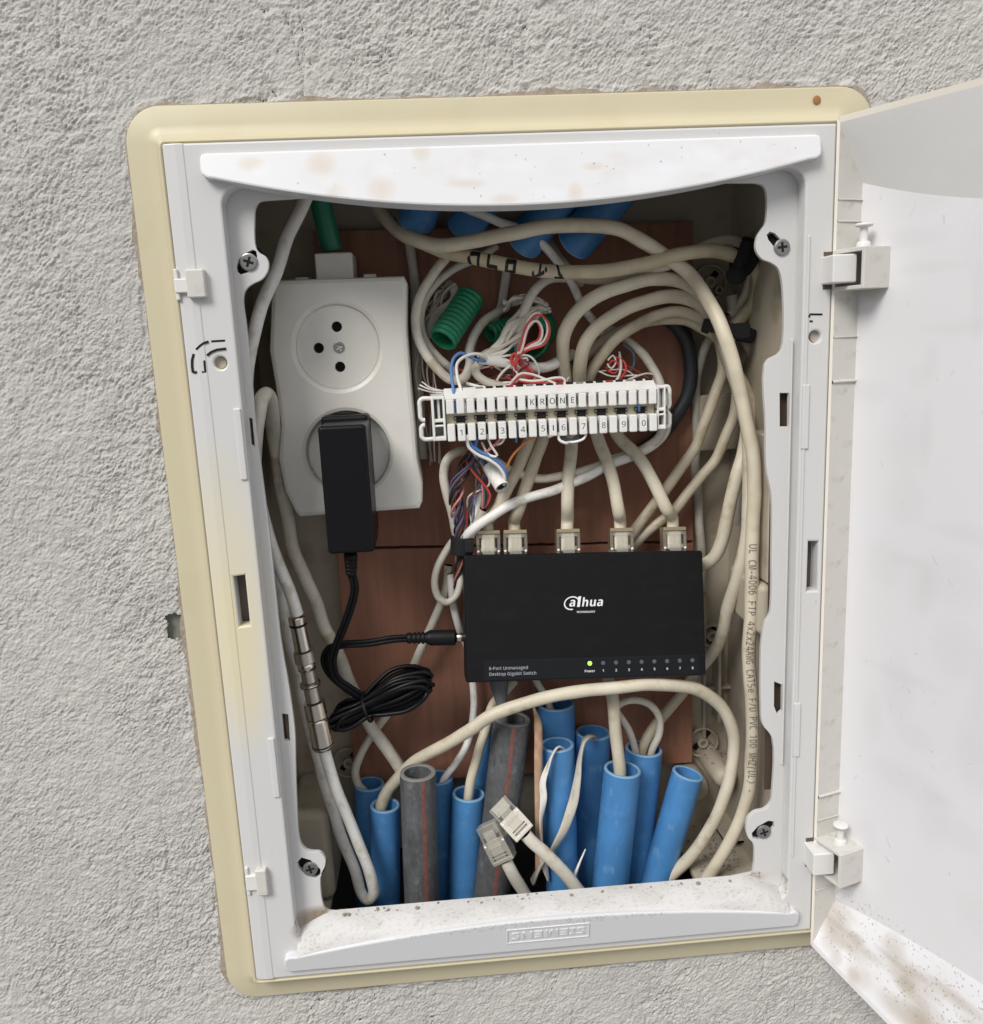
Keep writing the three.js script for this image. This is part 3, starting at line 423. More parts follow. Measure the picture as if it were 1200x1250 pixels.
// door, swung open to the right about its hinge edge
const HX = 140.2, HZ = 0.4, PHI = 72 * Math.PI / 180, du = [Math.cos(PHI), Math.sin(PHI)], dn = [Math.sin(PHI), -Math.cos(PHI)];   // along the door, and through its thickness
const DW = (u, y, w) => [HX + du[0] * u + dn[0] * w, y, HZ + du[1] * u + dn[1] * w];
let door;
{
  const L = 276, top = (u) => 193 - 0.05 * Math.min(u, 120), bot = (u) => -199.3 - 0.12 * Math.min(u, 120), ar = (u) => 169.5 - 24 * (1 - Math.pow((u - L / 2) / (L / 2), 2)), ab = (u) => -179.5 + 17 * (1 - Math.pow((u - L / 2) / (L / 2), 2));
  const D = 13.5, n = 60;
  const surf = (cols) => { // cols: list of (t) => xyz, t in 0..1 along; builds a strip sheet with uv = (u mm, y mm)
    const P = [], U = [], I = [], m = cols.length;
    for (let i = 0; i <= n; i++) for (const f of cols) { const q = f(i / n); P.push(...DW(q[0], q[1], q[2])); U.push(q[0], q[1]); }
    for (let i = 0; i < n; i++) for (let j = 0; j < m - 1; j++) { const a = i * m + j, b = a + m; I.push(a, b, a + 1, b, b + 1, a + 1); }
    const g = new THREE.BufferGeometry(); g.setAttribute('position', new THREE.Float32BufferAttribute(P, 3)); g.setAttribute('uv', new THREE.Float32BufferAttribute(U, 2)); g.setIndex(I); if (m === 2) { g.computeVertexNormals(); return g.toNonIndexed(); } const h = g.toNonIndexed(); h.computeVertexNormals(); return h; };
  const uu = (t) => 1.2 + (L - 3.2) * t;
  const T = 2.4;
  const EDGE = plastic(0.80, 0.75, 0.66, 0.45), FLAP = std({ map: blotch([0.87, 0.86, 0.85], 0.04, 3, 120, 83, 0.15), roughness: 0.36 });  // EDGE paler for the light it catches, FLAP lightened against its shade
  const panel = surf([(t) => [uu(t), ar(uu(t)), D], (t) => [uu(t), ab(uu(t)), D]]);
  const out = surf([(t) => [L * t, bot(L * t) - T, D + T], (t) => [L * t, top(L * t) + T, D + T]]);
  door = cab.part('door', [panel, out], M.door, null, true); door.userData.label = 'open white door of the cabinet, seen from inside';
  cab.part('top_flap', [surf([(t) => [uu(t), top(uu(t)), 0], (t) => [uu(t), ar(uu(t)), D]])], FLAP, door);
  cab.part('door_edge', [surf([(t) => [L * t, top(L * t) + T, D + T], (t) => [L * t, top(L * t) + T, -0.3], (t) => [uu(t), top(uu(t)), 0]])], EDGE, door);
  cab.part('bottom_flap', [surf([(t) => [uu(t), ab(uu(t)), D], (t) => [uu(t), bot(uu(t)), 0]]), surf([(t) => [uu(t), bot(uu(t)), 0], (t) => [L * t, bot(L * t) - T, -0.3], (t) => [L * t, bot(L * t) - T, D + T]])], M.door, door, true);
  const side = (u0, u1) => surf([(t) => [u1, bot(u1) + (top(u1) - bot(u1)) * t, 0], (t) => { const y = bot(u1) + (top(u1) - bot(u1)) * t; const c = Math.max(ab(u1), Math.min(ar(u1), y)); return [u1 , c, D]; }]);
  const rimEdge = (u0, u1) => [surf([(t) => [u0, bot(u0) - T + (top(u0) - bot(u0) + 2 * T) * t, D + T], (t) => [u0, bot(u0) - T + (top(u0) - bot(u0) + 2 * T) * t, -0.3], (t) => [u1, bot(u1) + (top(u1) - bot(u1)) * t, 0]])];
  cab.part('hinge_rim', [side(0, 1.2)], M.hingeGrey, door); cab.part('free_rim', [side(L, L - 2)], M.hingeGrey, door); cab.part('door_edge', rimEdge(-0.3, 1.2), EDGE, door); cab.part('door_edge', rimEdge(L, L - 2), EDGE, door);
  // fine moulded ribs across the hinge rim
  for (const y of [162, 153, 104, 84.5, -118, -131, -170]) {
    const a = DW(1.3, y, 0.3), b = DW(1.9, y, D - 0.3); const deep = y === 84.5 || y === -118;
    cab.part('rim_rib', [cord([DW(1.2, y, 0.2), DW(1.5, y + 0.1, D * 0.5), DW(1.6, y, D)], deep ? 0.8 : 0.35, { n: 4, m: 6 })], M.hingeGrey, door);
  }
  // hinge brackets moulded on the door, with the pin knob above
  const at = (u0, u1, y0, y1, w0, w1, r) => { let g = box(u0, u1, y0, y1, w0, w1, r); g = g.index ? g.toNonIndexed() : g; flip(g); const p = g.attributes.position; const nrm = g.attributes.normal; for (let i = 0; i < p.count; i++) { const q = DW(p.getX(i), p.getY(i), p.getZ(i)); p.setXYZ(i, ...q); const nx = nrm.getX(i), nz = nrm.getZ(i); nrm.setXYZ(i, du[0] * nx + dn[0] * nz, nrm.getY(i), du[1] * nx + dn[1] * nz); } return g; };
  for (const [yc, hh] of [[132.5, 8.6], [-149, 9.0]]) {
    const k = cab.part('hinge_bracket', [at(16.2, 18, yc - hh, yc + hh, -0.6, D, 0.4), at(0, 16.2, yc + hh - 1.7, yc + hh, -0.4, D, 0.3), at(0, 16.2, yc - hh, yc - hh + 1.7, -0.4, D, 0.3)], M.hingeGrey, door);
    const kn = DW(9.5, yc + hh, D * 0.52), kt = DW(9.5, yc + hh + 20, D * 0.52);
    cab.part('pin_knob', alongAxis(lathe([[0, 10.4], [3.2, 10.2], [3.6, 9.6], [3.5, 8.8], [1.7, 8.4], [1.6, 3.0], [2.6, 2.5], [3.0, 1.2], [3.0, -0.5]]), kn, kt), M.hinge, k);
    cab.part('hinge_knuckle', [box(HX - 5.2, HX + 5.4, yc - 5.6, yc + 6.2, -2, 11.0, 0.8)], M.hinge);
    cab.part('hinge_opening', box(HX - 4.4, HX + 1, yc - 7.6, yc + 8.2, -0.2, 0.25), plastic(0.10, 0.075, 0.06, 0.8));
  }
}
cab.done();
// grey-green lug in the chipped plaster
single('mounting_lug', box(-169, -153, -26, -3, -19, -16.4, 1), std({ map: blotch([0.24, 0.25, 0.19], 0.18, 5, 30, 91, 0.8), roughness: 0.6 }), 'grey green lug bared by a chip in the plaster left of the cabinet', 'lug');

// ---------------------------------------------------------------- plywood backing
{
  const z1 = -84.5, seam = (x) => 0.9 - (x + 72) * 0.043;
  const edge = (x0, x1, f) => Array.from({ length: 40 }, (_, i) => { const x = x0 + (x1 - x0) * i / 39; return [x, f(x) + 0.5 * (vn(x / 4, 5) - 0.5)]; });
  const up = [[104, 166], [-93, 168], ...edge(-93, 104.5, (x) => seam(x) + 0.8)], lo = [[104, -141], [-94.5, -139], ...edge(-94, 104.5, (x) => seam(x) - 0.5)].reverse();
  single('plywood_board', slab(up, [], -91, z1, 0.4), M.ply, 'red brown plywood board behind the socket and terminal block', 'board', 'plywood boards');
  single('plywood_board', slab(lo.reverse(), [], -91, z1 + 0.6, 0.5), M.ply, 'red brown plywood board behind the black network switch', 'board', 'plywood boards');
}

// ---------------------------------------------------------------- conduits
function duct(name, label, a, b, r, mats, opt = {}) { // a = foot (visible), b = mouth; carried on downwards past a
  const t = new Thing(name, label, 'conduit', name === 'blue_conduit' ? 'blue conduits in the cabinet' : name === 'grey_conduit' ? 'grey striped conduits' : undefined), A = lerp3(b, a, opt.ext || 1.12), L = dist(A, b), w = opt.wall || 1.7;
  t.part('tube', alongAxis(lathe([[r - w, L - 0.5], [r - w, 0], [r, 0], [r, L * 0.5], [r, L - 0.7]], 36), A, b), mats[0]);
  t.part('cut_rim', alongAxis(lathe([[r, L - 0.7], [r - 0.3, L], [r - w + 0.2, L], [r - w, L - 0.5]], 36), A, b), mats[1]);
  if (opt.slant) for (const m of t.meshes) { const p = m.geometry.attributes.position, d = V(b).sub(V(A)).normalize(), z = new THREE.Vector3(0, 0, 1).addScaledVector(d, -d.z).normalize(), o = V(A); for (let i = 0; i < p.count; i++) { const q = new THREE.Vector3(p.getX(i), p.getY(i), p.getZ(i)).sub(o), h = q.dot(d); if (h > L * 0.4) { const w2 = q.dot(z) * opt.slant; p.setXYZ(i, p.getX(i) + d.x * w2, p.getY(i) + d.y * w2, p.getZ(i) + d.z * w2); } } }
  if (opt.stripe) { // coextruded stripe facing outwards
    const ang = opt.stripe, g = lathe([[r + 0.06, 0], [r + 0.06, L - 0.8]], 4); g.dispose();
    const s = new THREE.CylinderGeometry(r + 0.07, r + 0.07, L - 1, 4, 1, true, ang - 1.1 / r, 2.2 / r).translate(0, (L - 1) / 2, 0); t.part('red_stripe', alongAxis(s, A, b), M.stripe);
  }
  t.done();
}
const BD = [M.blueDuct, M.blueRim], GD = [M.greyDuct, M.greyRim];
duct('blue_conduit', 'leftmost blue conduit, shaded, with a thin cable dropping into it', [-90,-204.6,-74], [-85.3,-132.7,-74], 8.58, BD);
duct('blue_conduit', 'short bright blue conduit left of the front grey conduit', [-79.4,-194.7,-55], [-75.8,-135.8,-55], 8.05, BD);
duct('blue_conduit', 'blue conduit mostly hidden behind the front grey conduit', [-50.1,-205.7,-70], [-46.7,-129.8,-70], 8.77, BD);
duct('blue_conduit', 'blue conduit standing between the two grey conduits', [-35.8,-196.9,-58], [-29.9,-134.6,-58], 9.05, BD);
duct('blue_conduit', 'tall blue conduit tucked behind the rear grey conduit', [-27.6,-160.3,-74], [-6.3,-92.2,-74], 8.30, BD, { ext: 1.4 });
duct('blue_conduit', 'shortest-looking blue conduit at the back under the network switch', [21.7,-185.8,-74], [22.5,-92.5,-74], 10.41, BD);
duct('blue_conduit', 'blue conduit with a white strip hanging from it, right of the wooden stick', [19.7,-186.7,-52], [19.3,-106.3,-52], 9.11, BD);
duct('blue_conduit', 'shaded blue conduit with a pale twisted strip, behind the frontmost blue one', [36.6,-203.8,-73], [43,-111.1,-73], 10.03, BD);
duct('blue_conduit', 'frontmost blue conduit with one thick cable going into it', [46.1,-184.5,-45], [53.5,-120,-45], 9.96, BD);
duct('blue_conduit', 'blue conduit holding a looped pair of thin cables', [62.9,-200.4,-66], [70.5,-119.9,-66], 10.42, BD);
duct('blue_conduit', 'empty leaning blue conduit at the far right', [75.3,-191.3,-54], [92.3,-130.5,-54], 8.65, BD);
duct('grey_conduit', 'scuffed dark grey conduit with a red stripe, open end in front', [-58.6,-184.9,-42], [-56.3,-111.1,-42], 9.49, GD, { stripe: 0.30, wall: 2.4 });
duct('grey_conduit', 'scuffed grey conduit with a red stripe, leaning behind the loose plugs', [-19.8,-189.3,-50], [-4.7,-88.3,-50], 9.85, GD, { stripe: 0.02, wall: 2.4 });
duct('blue_conduit', 'blue conduit entering at the top left of the marked cable', [-30.8,190,-70], [-40.1,168.6,-66], 9.25, BD, { slant: 0.95 });
duct('blue_conduit', 'second blue conduit from the left under the top grip', [-0.8,185.9,-74], [-16.9,164.2,-68], 8.94, BD, { slant: 0.95 });
duct('blue_conduit', 'blue conduit from the top whose cut tip hangs above the marked cable', [39.3,185.4,-72], [12.8,156.6,-66], 9.59, BD, { slant: 0.95 });
duct('blue_conduit', 'rightmost blue conduit coming down from the top', [67.6,187.2,-72], [38.3,155.7,-66], 10.03, BD, { slant: 0.95 });
duct('green_conduit', 'smooth dark green conduit running into the top of the socket', [-86.5,186.2,-60], [-81.8,156.2,-66], 5.22, [plastic(0.010, 0.16, 0.09, 0.4), M.green], { ext: 1.3 });
function corrugated(label, a, b, r, ribs) {
  const L = dist(a, b), prof = []; prof.push([r - 1.6, L]); 
  for (let i = 0; i <= ribs * 6; i++) { const t = i / (ribs * 6); prof.push([r - 0.85 * (0.5 + 0.5 * Math.cos(t * ribs * 2 * Math.PI)) ** 2, L * (1 - t)]); }
  prof.push([r - 1.7, 0.1]); prof.push([r - 2.0, L * 0.9]);
  single('corrugated_conduit', alongAxis(lathe(prof.reverse(), 30), a, b), M.green, label, 'conduit', 'green corrugated conduits');
}
corrugated('short green corrugated conduit lying beside the socket', [-30.6,110.5,-58], [-14.5,132,-74], 7.38, 11);
corrugated('green corrugated conduit stub behind the red and white wires', [11.5,110.3,-66], [18.8,115.2,-86], 12.59, 5);
corrugated('small ragged green corrugated stub above the knotted wires', [-5.9,112.8,-72], [5.1,116.6,-80], 5.06, 5);

// ---------------------------------------------------------------- socket
{
  const t = new Thing('double_socket', 'white double wall socket with an adapter in its lower outlet', 'socket');
  const L = [[-109.3,140.9,-47],[-112,120.2,-47],[-113.4,109.6,-47],[-112.2,93.2,-47],[-111.3,73.5,-47],[-114,57.6,-47],[-112.3,41.2,-47],[-108.4,31.1,-47],[-106.2,28,-47]], R = [[-46.9,28.7,-47],[-45.1,32.3,-47],[-44.5,41.4,-47],[-46.2,53.9,-47],[-46.4,70.1,-47],[-47.1,90.1,-47],[-47.3,105.8,-47],[-47.4,117.4,-47],[-46,138.3,-47],[-47.4,141.4,-47]];
  const D1 = [-81.1,109.7,-46], D2 = [-80,58.7,-46], r1 = 19.79, r2 = 20.08;
  const outline = [...L, ...R, [-106.9,141.9,-47]];
  t.part('body', [slab(outline, [circ(D1[0], D1[1], r1, 48), circ(D2[0], D2[1], r2, 48)], -58, -46, 2.2), slab(outline.map(([a, b]) => [a, b]), [circ(D1[0], D1[1], r1 - 0.02, 48), circ(D2[0], D2[1], r2 - 0.02, 48)], -83, -58.02, 0.2)], M.socket);
  const pins = [[-80.9,119.3,-48], [-90.3,109.7,-48], [-80.8,100.3,-48]];
  const up = t.part('outlet_face', slab(circ(D1[0], D1[1], r1 - 0.03, 48), [...pins.map((p) => circ(p[0], p[1], 2.5, 20))], -52, -48.2, 0.3), M.socket);
  for (const p of pins) t.part('pin_hole', slab(circ(p[0], p[1], 2.7, 16), [], -54, -52.2, 0.05), M.hole, up);
  const sc = [-80.5,109.6,-48]; { const q = 0.5, w = 0.32, l = 1.5, cr = [[w, w], [w, l], [-w, l], [-w, w], [-l, w], [-l, -w], [-w, -w], [-w, -l], [w, -l], [w, -w], [l, -w], [l, w]].map(([a, b]) => [sc[0] + a * Math.cos(q) - b * Math.sin(q), sc[1] + a * Math.sin(q) + b * Math.cos(q)]); t.part('screw', [slab(circ(sc[0], sc[1], 2.7, 24), [cr], -48.6, -47.6, 0.2), slab(circ(sc[0], sc[1], 1.8, 12), [], -49.5, -48.5, 0)], M.steel, up); }
  t.part('outlet_face', slab(circ(D2[0], D2[1], r2 - 0.03, 48), [], -60, -51, 0.3), M.socket);
  const e = [[-89.7,142.6,-56],[-71.6,143.4,-56],[-88.7,154.3,-56]]; t.part('cable_entry', [box(e[0][0], e[1][0], e[0][1] - 6, e[2][1], -80, -56, 1)], M.socket);
  for (const p of [[-96.8,143.2,-60], [-64,143.4,-60]]) t.part('lid_catch', box(p[0] - 3, p[0] + 3, p[1] - 3, p[1] + 0.4, -62, -57.5, 0.5), M.socket);
  t.done();
}
// ---------------------------------------------------------------- power adapter with its lead
{
  const t = new Thing('power_adapter', 'black plug-in power adapter with a bundled lead to the network switch', 'adapter');
  const a = [-89,75.3,-12], b = [-68.1,16.2,-12];
  t.part('body', [new RoundedBoxGeometry(b[0] - a[0] + 0.6, a[1] - b[1], 30, 4, 1.8).translate((a[0] + b[0]) / 2, (a[1] + b[1]) / 2, -27)], M.blackSoft);
  t.part('mounting_face', [box(a[0] - 1.6, b[0] - 0.2, b[1] + 1, a[1] + 2.4, -55, -36, 1.6)], M.black);
  const p0 = [-80.5,13.6,-26], p1 = [-81.5,-0.5,-30], rib = [[0, 0], [3.0, 0]]; for (let i = 0; i < 5; i++) rib.push([3.3 - i * 0.15, 2 + i * 2.1], [3.3 - i * 0.15, 3.1 + i * 2.1], [2.4 - i * 0.12, 3.3 + i * 2.1], [2.4 - i * 0.12, 3.9 + i * 2.1]);
  rib.push([2.0, 13], [0, 13]); t.part('strain_relief', alongAxis(lathe(rib, 18), p0, p1), M.black);
  const twin = (pts, off) => { const c = curveOf(pts), A = [], B = [], n = 28; for (let i = 0; i <= n; i++) { const p = c.getPointAt(i / n), T = c.getTangentAt(i / n), N = new THREE.Vector3(-T.y, T.x, 0).normalize(); A.push([p.x + N.x * off, p.y + N.y * off, p.z]); B.push([p.x - N.x * off, p.y - N.y * off, p.z]); } return [cord(A, 1.15, { m: 10 }), cord(B, 1.15, { m: 10 })]; };
  t.part('lead', [...twin([[-81.3,2,-30],[-80.2,-4.7,-30],[-82.3,-13.4,-33],[-87.2,-25.5,-36],[-92.6,-37.3,-40],[-95.6,-47,-42],[-94.5,-56.8,-44],[-88.4,-63,-45],[-80.7,-70.4,-47]], 1.0), ...twin([[-80.9,-72.1,-48],[-91.8,-63.5,-49],[-98.6,-54.9,-48],[-100.4,-47.7,-47],[-97.7,-41.7,-46],[-90.3,-39.3,-45],[-77,-39.3,-45],[-64.4,-38,-45],[-56.4,-38.1,-45]], 0.95)], M.blackSoft);
  // coiled part of the lead, pinched by a tie
  const c0 = [-99,-82.2,-47], c1 = [-47.4,-62,-47], L = dist(c0, c1), ax = V(c1).sub(V(c0)).normalize(), up = new THREE.Vector3(-ax.y, ax.x, 0).normalize(), mid = V(c0).lerp(V(c1), 0.5), Q = [];
  const turns = 19;
  for (let k = 0; k < turns; k++) {
    const wl = rr(2.6, 9.6), ln = L / 2 * rr(0.86, 1.06), zo = rr(-8, 8), sh = rr(-2.0, 2.0);
    for (let i = 0; i < 16; i++) { const a2 = i / 16 * Math.PI * 2, s = Math.cos(a2) * ln + sh, f = s / (L / 2) + 0.30, pinch = 0.52 + 0.62 * Math.min(1, Math.abs(f) * 1.3); const q = mid.clone().addScaledVector(ax, s).addScaledVector(up, Math.sin(a2) * wl * pinch + (k - 9) * 0.30 * pinch); Q.push([q.x, q.y, q.z + zo * pinch + 1.5 * Math.sin(a2)]); }
  }
  t.part('coiled_lead', cord(Q, 1.25, { n: 900, m: 8 }), M.blackSoft);
  const tc = V(c0).lerp(V(c1), 0.36), tie = []; for (let i = 0; i <= 20; i++) { const a2 = i / 20 * Math.PI * 2; const q = tc.clone().addScaledVector(up, Math.cos(a2) * 7.6).addScaledVector(ax, Math.cos(a2) * 0.8); tie.push([q.x, q.y, q.z + Math.sin(a2) * 9.2]); }
  t.part('wire_tie', cord(tie, 0.9, { flat: 0.6, n: 40 }), M.black);
  const q0 = [-57.7,-38,-45], q1 = [-30.4,-39.5,-45], pr = [[0, 0], [1.9, 0], [2.7, 0.6]]; for (let i = 0; i < 4; i++) pr.push([2.8 + i * 0.1, 1.5 + i * 2.2], [2.9 + i * 0.1, 2.6 + i * 2.2], [2.3 + i * 0.1, 2.8 + i * 2.2], [2.3 + i * 0.1, 3.4 + i * 2.2]);
  pr.push([3.2, 10.5], [4.0, 12.5], [4.1, 24.5], [3.7, 25.3], [0, 25.3]);
  const plug = t.part('barrel_plug', alongAxis(lathe(pr, 24), q0, q1), M.black);
  t.part('metal_tip', alongAxis(lathe([[0, 25.3], [2.3, 25.3], [2.3, 30], [0, 30]], 18), q0, q1), M.nickel, plug);
  t.done();
}
// ---------------------------------------------------------------- network switch
const SW = (() => { const TL = V([-26.1,4,-44]), TR = V([97,-1.2,-44]), BL = V([-29.5,-58.1,-29]); const x = TR.clone().sub(TL), w = x.length(); x.normalize(); const y = TL.clone().sub(BL); y.addScaledVector(x, -y.dot(x)); const h = y.length(); y.normalize(); const z = new THREE.Vector3().crossVectors(x, y); const c = TL.clone().addScaledVector(x, w / 2).addScaledVector(y, -h / 2); return { x, y, z, w, h, c, m: new THREE.Matrix4().makeBasis(x, y, z).setPosition(c) }; })();
const swPt = (px, py, pz) => SW.c.clone().addScaledVector(SW.x, px).addScaledVector(SW.y, py).addScaledVector(SW.z, pz).toArray();
{
  const t = new Thing('network_switch', 'black eight-port network switch with a green power light', 'network switch', null, SW.m), { w, h } = SW, D = 24;
  const tex = canvas(2048, 1088, (x, W, H) => {
    x.fillStyle = '#0b0b0e'; x.fillRect(0, 0, W, H);
    const sx = W / w, X = (f) => f * W, Y = (f) => f * H;          // fractions of the cover
    for (let i = 0; i < 260; i++) soft(x, rr(0, W), rr(0, H), rr(10, 120), rr(6, 60), '70,70,76', 0.035);
    for (let i = 0; i < 420; i++) { x.fillStyle = `rgba(150,150,155,${rr(0.03, 0.14)})`; x.fillRect(X(0.55 + rr(0, 0.43)), Y(rr(0.05, 0.78)), rr(1, 4), rr(1, 4)); }
    for (const [a, b] of [[0.87, 0.12], [0.63, 0.15], [0.91, 0.55], [0.86, 0.28], [0.70, 0.12]]) for (let i = 0; i < 16; i++) { x.fillStyle = `rgba(160,160,165,${rr(0.05, 0.2)})`; x.fillRect(X(a) + rr(-36, 36), Y(b) + rr(-32, 32), rr(2, 9), rr(1, 4)); }
    x.fillStyle = '#131519'; x.fillRect(X(0.075), Y(0.832), X(0.895), Y(0.150)); x.fillStyle = '#24262a'; x.fillRect(X(0.075), Y(0.832), X(0.895), 3);
    // maker's mark: ringed a, then the bold slanted name
    x.fillStyle = '#e4e4e6'; x.strokeStyle = '#e4e4e6'; x.save(); x.translate(X(0.408), Y(0.40)); x.transform(1, 0, -0.16, 1, 0, 0);
    x.font = 'bold 104px sans-serif'; x.textBaseline = 'alphabetic'; x.fillText('a', 46, 24); x.fillRect(118, -62, 24, 92); x.fillText('hua', 152, 26);
    x.lineWidth = 11; x.beginPath(); x.ellipse(70, -4, 62, 54, 0, Math.PI * 0.42, Math.PI * 1.86); x.stroke();
    x.restore(); x.font = 'bold 24px sans-serif'; x.fillText('TECHNOLOGY', X(0.461), Y(0.475));
    x.fillStyle = '#b0b2b8'; x.font = '39px sans-serif'; x.fillText('8-Port Unmanaged', X(0.094), Y(0.905)); x.fillText('Desktop Gigabit Switch', X(0.094), Y(0.950));
    x.font = 'bold 30px sans-serif'; x.fillStyle = '#d0d2d6'; x.textAlign = 'center'; x.fillText('Power', X(0.510), Y(0.945));
    for (let i = 1; i <= 8; i++) x.fillText(String(i), X(0.5665 + (i - 1) * 0.0536), Y(0.945));
  });
  const body = new RoundedBoxGeometry(w, h, D, 4, 1.3).translate(0, 0, -D / 2 - 0.3);
  t.part('case', [body], M.black);
  const cover = slab(rrect(-w / 2 + 0.5, w / 2 - 0.5, -h / 2 + 0.5, h / 2 - 0.5, 1.2), [], -0.9, 0, 0.35), p = cover.attributes.position, uv = cover.attributes.uv;
  for (let i = 0; i < p.count; i++) uv.setXY(i, p.getX(i) / w + 0.5, p.getY(i) / h + 0.5);
  t.part('top_cover', [cover], new THREE.MeshPhysicalMaterial({ map: tex, roughness: 0.55, specularIntensity: 0.45 }), null, true);
  const ly = h * (0.5 - 0.875);
  t.part('power_light', [new THREE.SphereGeometry(1.15, 16, 10).scale(1, 1, 0.35).translate((0.511 - 0.5) * w, ly, 0)], std({ color: col(0.2, 0.6, 0.05), emissive: col(0.30, 0.85, 0.06), emissiveIntensity: 0.9, roughness: 0.4 }));
  for (let i = 0; i < 8; i++) t.part('port_light', [slab(circ((0.0665 + i * 0.0536) * w, ly, 1.05, 18), [], -0.4, 0.12, 0.1)], plastic(0.09, 0.095, 0.105, 0.35));
  for (let i = 0; i < 8; i++) t.part('port', [box(-w / 2 + 8 + i * 13.4, -w / 2 + 20 + i * 13.4, h / 2 - 0.4, h / 2 + 0.15, -20, -6)], M.hole);
  t.part('power_inlet', [box(-w / 2 - 0.2, -w / 2 + 0.5, -12, -3, -20, -9)], M.hole);
  t.done();
}
